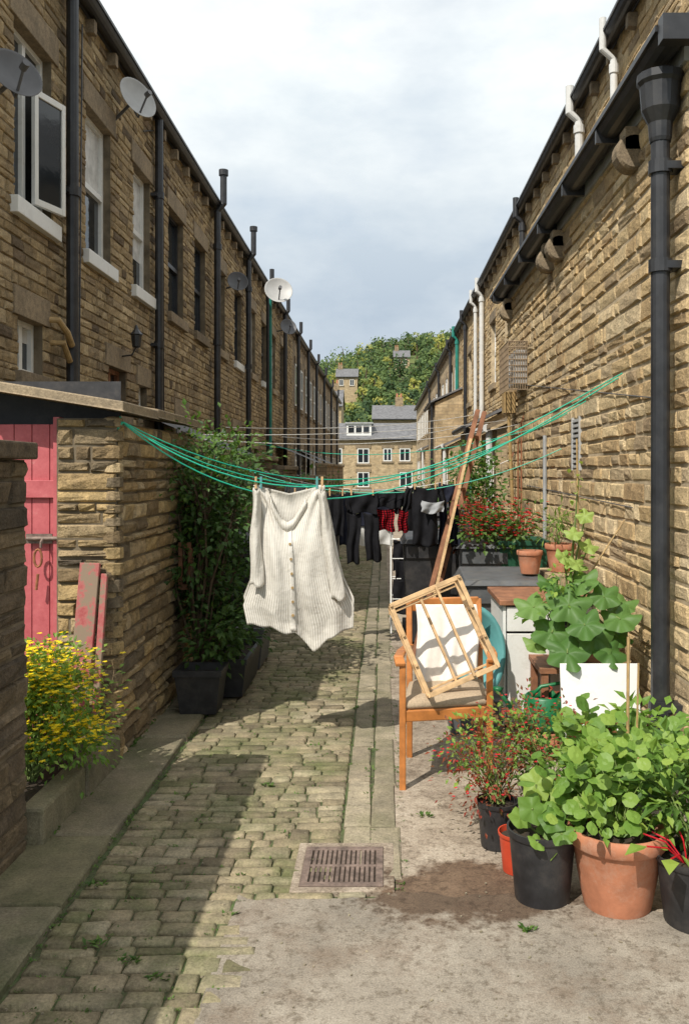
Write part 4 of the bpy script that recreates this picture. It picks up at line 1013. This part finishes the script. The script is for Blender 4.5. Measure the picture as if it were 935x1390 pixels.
for (x,y,h) in((-1.25,12.2,1.0),(-1.3,15.5,1.4),(1.3,16,1.2),(1.3,21,1.3),(-1.3,21,1.3),(1.2,28,1.6),(-1.3,27,1.5)):
    pl=root("garden_shrub");bush("p",pl,(x,y,0),(x,y,h*.55),(.35,.5,h*.5),14,40,.09,.06,LF_MID,.3,.01,stemmat=BARK)

# ================================================================= END HOUSE
def house(name,x0,x1,y,d,eave,ridge,mat,wins,dormer=None,base=0,chims=()):
    rt=root(name);b_=MB()
    b_.add([(x0,y,base),(x1,y,base),(x1,y,eave),(x0,y,eave)],[(0,1,2,3)])
    for x in(x0,x1): b_.add([(x,y,base),(x,y+d,base),(x,y+d,eave),(x,y+d/2,ridge),(x,y,eave)],[(0,1,2,3,4)])
    b_.add([(x0,y+d,base),(x1,y+d,base),(x1,y+d,eave),(x0,y+d,eave)],[(0,1,2,3)]);b_.build("walls",mat,rt)
    b_=MB();vs=[(x0-.2,y-.3,eave-.05),(x1+.2,y-.3,eave-.05),(x1+.2,y+d/2,ridge+.1),(x0-.2,y+d/2,ridge+.1),(x1+.2,y+d+.3,eave-.05),(x0-.2,y+d+.3,eave-.05)]
    b_.add(vs,[(0,1,2,3),(3,2,4,5)]);b_.build("roof",SLATE,rt)
    b_=MB();box(b_,x0-.2,x1+.2,y-.36,y-.26,eave-.15,eave-.03);b_.build("gutter",BLACKP,rt)
    g_=MB();f=MB();l=MB()
    for (a,c,z0,z1) in wins:
        box(g_,a,c,y-.02,y-.005,z0,z1)
        for q in((a,a+.09,z0,z1),(c-.09,c,z0,z1),(a+.09,c-.09,z0,z0+.09),(a+.09,c-.09,z1-.09,z1),((a+c)/2-.04,(a+c)/2+.04,z0+.09,z1-.09)): box(f,q[0],q[1],y-.06,y-.021,q[2],q[3])
        box(l,a-.15,c+.15,y-.10,y-.002,z0-.18,z0-.002);box(l,a-.15,c+.15,y-.08,y-.002,z1+.002,z1+.3)
    g_.build("window_glass",GLASS,rt);f.build("window_frames",WHITE,rt);l.build("sills_and_lintels",ST_DR,rt)
    if dormer:
        a,c,z0,z1=dormer;b_=MB();box(b_,a,c,y+.4,y+d/2-.3,z0,z1);b_.build("dormer",WHITE,rt);b_=MB();box(b_,a-.15,c+.15,y+.25,y+d/2-.3,z1+.002,z1+.14);b_.build("dormer_roof",GREYP,rt)
        b_=MB();
        for k in range(3):
            t=(c-a-.2)/3;box(b_,a+.16+t*k,a-.02+t*(k+1),y+.36,y+.398,z0+.45,z1-.2)
        b_.build("dormer_glass",GLASS,rt)
    for (cx,cz) in chims:
        b_=MB();box(b_,cx-.5,cx+.5,y+d/2-.3,y+d/2+.3,cz-1.6,cz);b_.build("chimney",FAR_L,rt)
        b_=MB()
        for k in(-.25,.25): lathe(b_,(cx+k,y+d/2,cz),[(.13,0),(.10,.5),(.13,.52),(.001,.52)],10)
        b_.build("chimney_pots",TERRA,rt)
house("stone_house",-7,6,82,6,4.7,6.2,FAR_R,[(-2.4,-1.3,2.4,3.8),(.0,.8,2.6,3.8),(1.5,2.5,2.6,3.8),(-2.4,-1.3,.2,1.6),(1.5,2.7,.2,1.6),(-4.8,-3.8,2.4,3.8),(3.6,4.6,2.4,3.8)],(-3.4,-1.1,4.8,6.1))
house("stone_house",-1.2,8,108,7,8.1,9.9,FAR_L,[(0,1,5.9,7.2),(2,3,5.9,7.2)],chims=((2.0,11.0),))
house("stone_house",-16,-5.6,118,8,10.4,12.8,FAR_R,[(-7.9,-6.7,8.4,9.7)],chims=((-6.6,13.8),))
hh=[(-9.8,-5.4,185,6,21.5,23.4,12),(2.6,6.4,215,6,29.5,31.4,18)]
for (a,c,yy,dd_,e_,r_,bs_) in hh: house("stone_house",a,c,yy,dd_,e_,r_,FAR_R,[(a+.6,a+1.5,e_-1.9,e_-.6),(c-1.6,c-.7,e_-1.9,e_-.6)],base=bs_,chims=((a+.7,r_+.9),))
# ================================================================= HILL
def hz(x,y):
    t=max(0,min(1,(y-80)/200));t=t*t*(3-2*t)
    k=32+.16*x+3*math.sin(x*.07+1)+2*math.sin(y*.03+x*.02)
    return -.5+t*k
mb=MB();vs=[];nx,ny=50,50
for j in range(ny):
    for i in range(nx):
        x=-250+500*i/(nx-1);y=79+260*j/(ny-1);vs.append((x,y,hz(x,y)))
mb.add(vs,[(j*nx+i,j*nx+i+1,(j+1)*nx+i+1,(j+1)*nx+i) for j in range(ny-1) for i in range(nx-1)])
HG=groundmat("hill_grass",[(.05,.085,.025),(.08,.12,.03),(.12,.16,.04)],(.17,.18,.05),.05)
mb.build("hill",HG,smooth=True)
ht=root("hillside_trees");mb=MB();tr=MB()
random.seed(11)
for i in range(900):
    y=random.uniform(125,288);x=random.uniform(-.13*y-5,.13*y+5)
    if any(a-1.0<x<c+1.0 and yy-14<y<yy+dd_+2 for (a,c,yy,dd_,e_,r_,bs_) in hh): continue
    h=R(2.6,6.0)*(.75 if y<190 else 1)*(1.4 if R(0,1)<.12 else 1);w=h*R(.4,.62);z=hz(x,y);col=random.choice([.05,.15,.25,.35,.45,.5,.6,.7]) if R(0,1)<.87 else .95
    tube(tr,[(x,y,z-.3),(x,y,z+h*.5),(x+R(-.3,.3),y,z+h*.8)],[.25,.18,.05],5)
    for c in range(8):
        v=rv();cc=V((x+v.x*w*.75,y+v.y*w*.75,z+h*.55+v.z*h*.38));cr=w*R(.28,.5)
        for k in range(14):
            d=rv();d.normalize();p=cc+d*cr*R(.6,1.1);s1=V((R(-1,1),R(-.5,.5),R(-1,1))).normalized();s2=s1.cross(d+V((0,-.6,.2))).normalized();q=R(.20,.42)
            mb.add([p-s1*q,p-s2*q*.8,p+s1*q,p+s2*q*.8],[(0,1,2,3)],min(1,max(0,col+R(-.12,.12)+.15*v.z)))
mb.build("crowns",LF_HILL,ht);tr.build("trunks",BARK,ht)

# ================================================================= LIGHT / SKY
EL=math.radians(49);az=V((.54,.842,0)).normalized()
d=V((az.x*math.cos(EL),az.y*math.cos(EL),-math.sin(EL)))
su=bpy.data.lights.new("sun",'SUN');su.energy=5.0;su.angle=math.radians(.5);su.color=(1,.94,.85)
so=bpy.data.objects.new("sun",su);so.rotation_euler=d.to_track_quat('-Z','Y').to_euler();coll.objects.link(so)
w=bpy.data.worlds.new("World");scene.world=w;w.use_nodes=True;nt=w.node_tree
bg=nt.nodes["Background"];sky=N_(nt,"ShaderNodeTexSky",sky_type='NISHITA');sky.sun_disc=False;sky.sun_elevation=EL;sky.sun_rotation=math.atan2(-az.x,-az.y)
nt.links.new(sky.outputs[0],bg.inputs[0]);bg.inputs[1].default_value=.15
tc=N_(nt,"ShaderNodeTexCoord");mp=N_(nt,"ShaderNodeMapping");mp.inputs["Scale"].default_value=(1,1,2.2);mp.inputs["Location"].default_value=(.3,.1,.4)
nt.links.new(tc.outputs["Generated"],mp.inputs[0])
n1=noise(nt,3.0,6,.6,mp.outputs[0]);n2=noise(nt,4.0,6,.5,mp.outputs[0])
sp=N_(nt,"ShaderNodeSeparateXYZ");nt.links.new(tc.outputs["Generated"],sp.inputs[0])
hr=ramp(nt,[(.0,(.50,.57,.65)),(.14,(.47,.54,.62)),(.26,(.62,.68,.73)),(.38,(.82,.86,.87)),(1,(.94,.95,.95))],sp.outputs[2])
cr=ramp(nt,[(.38,(.84,.88,.92)),(.60,(1.10,1.09,1.07))],n1.outputs[0])
cc=mul(nt,hr.outputs[0],cr.outputs[0])
b2=N_(nt,"ShaderNodeBackground");nt.links.new(cc,b2.inputs[0]);b2.inputs[1].default_value=1.18
fc=ramp(nt,[(.30,(.8,)*3),(.48,(1,1,1))],n2.outputs[0])
mx=N_(nt,"ShaderNodeMixShader");nt.links.new(fc.outputs[0],mx.inputs[0]);nt.links.new(bg.outputs[0],mx.inputs[1]);nt.links.new(b2.outputs[0],mx.inputs[2])
nt.links.new(mx.outputs[0],nt.nodes["World Output"].inputs[0])
scene.view_settings.view_transform='Standard';scene.view_settings.look='None';scene.view_settings.exposure=0

cam=bpy.data.cameras.new("camera");co=bpy.data.objects.new("camera",cam);coll.objects.link(co)
co.location=(0,0,1.65);co.rotation_euler=(math.radians(90),0,0)
cam.sensor_width=36;cam.lens=36*1200/1390;cam.shift_x=-52.5/1390;cam.shift_y=-55/1390;cam.clip_end=2000;cam.clip_start=.05
scene.camera=co
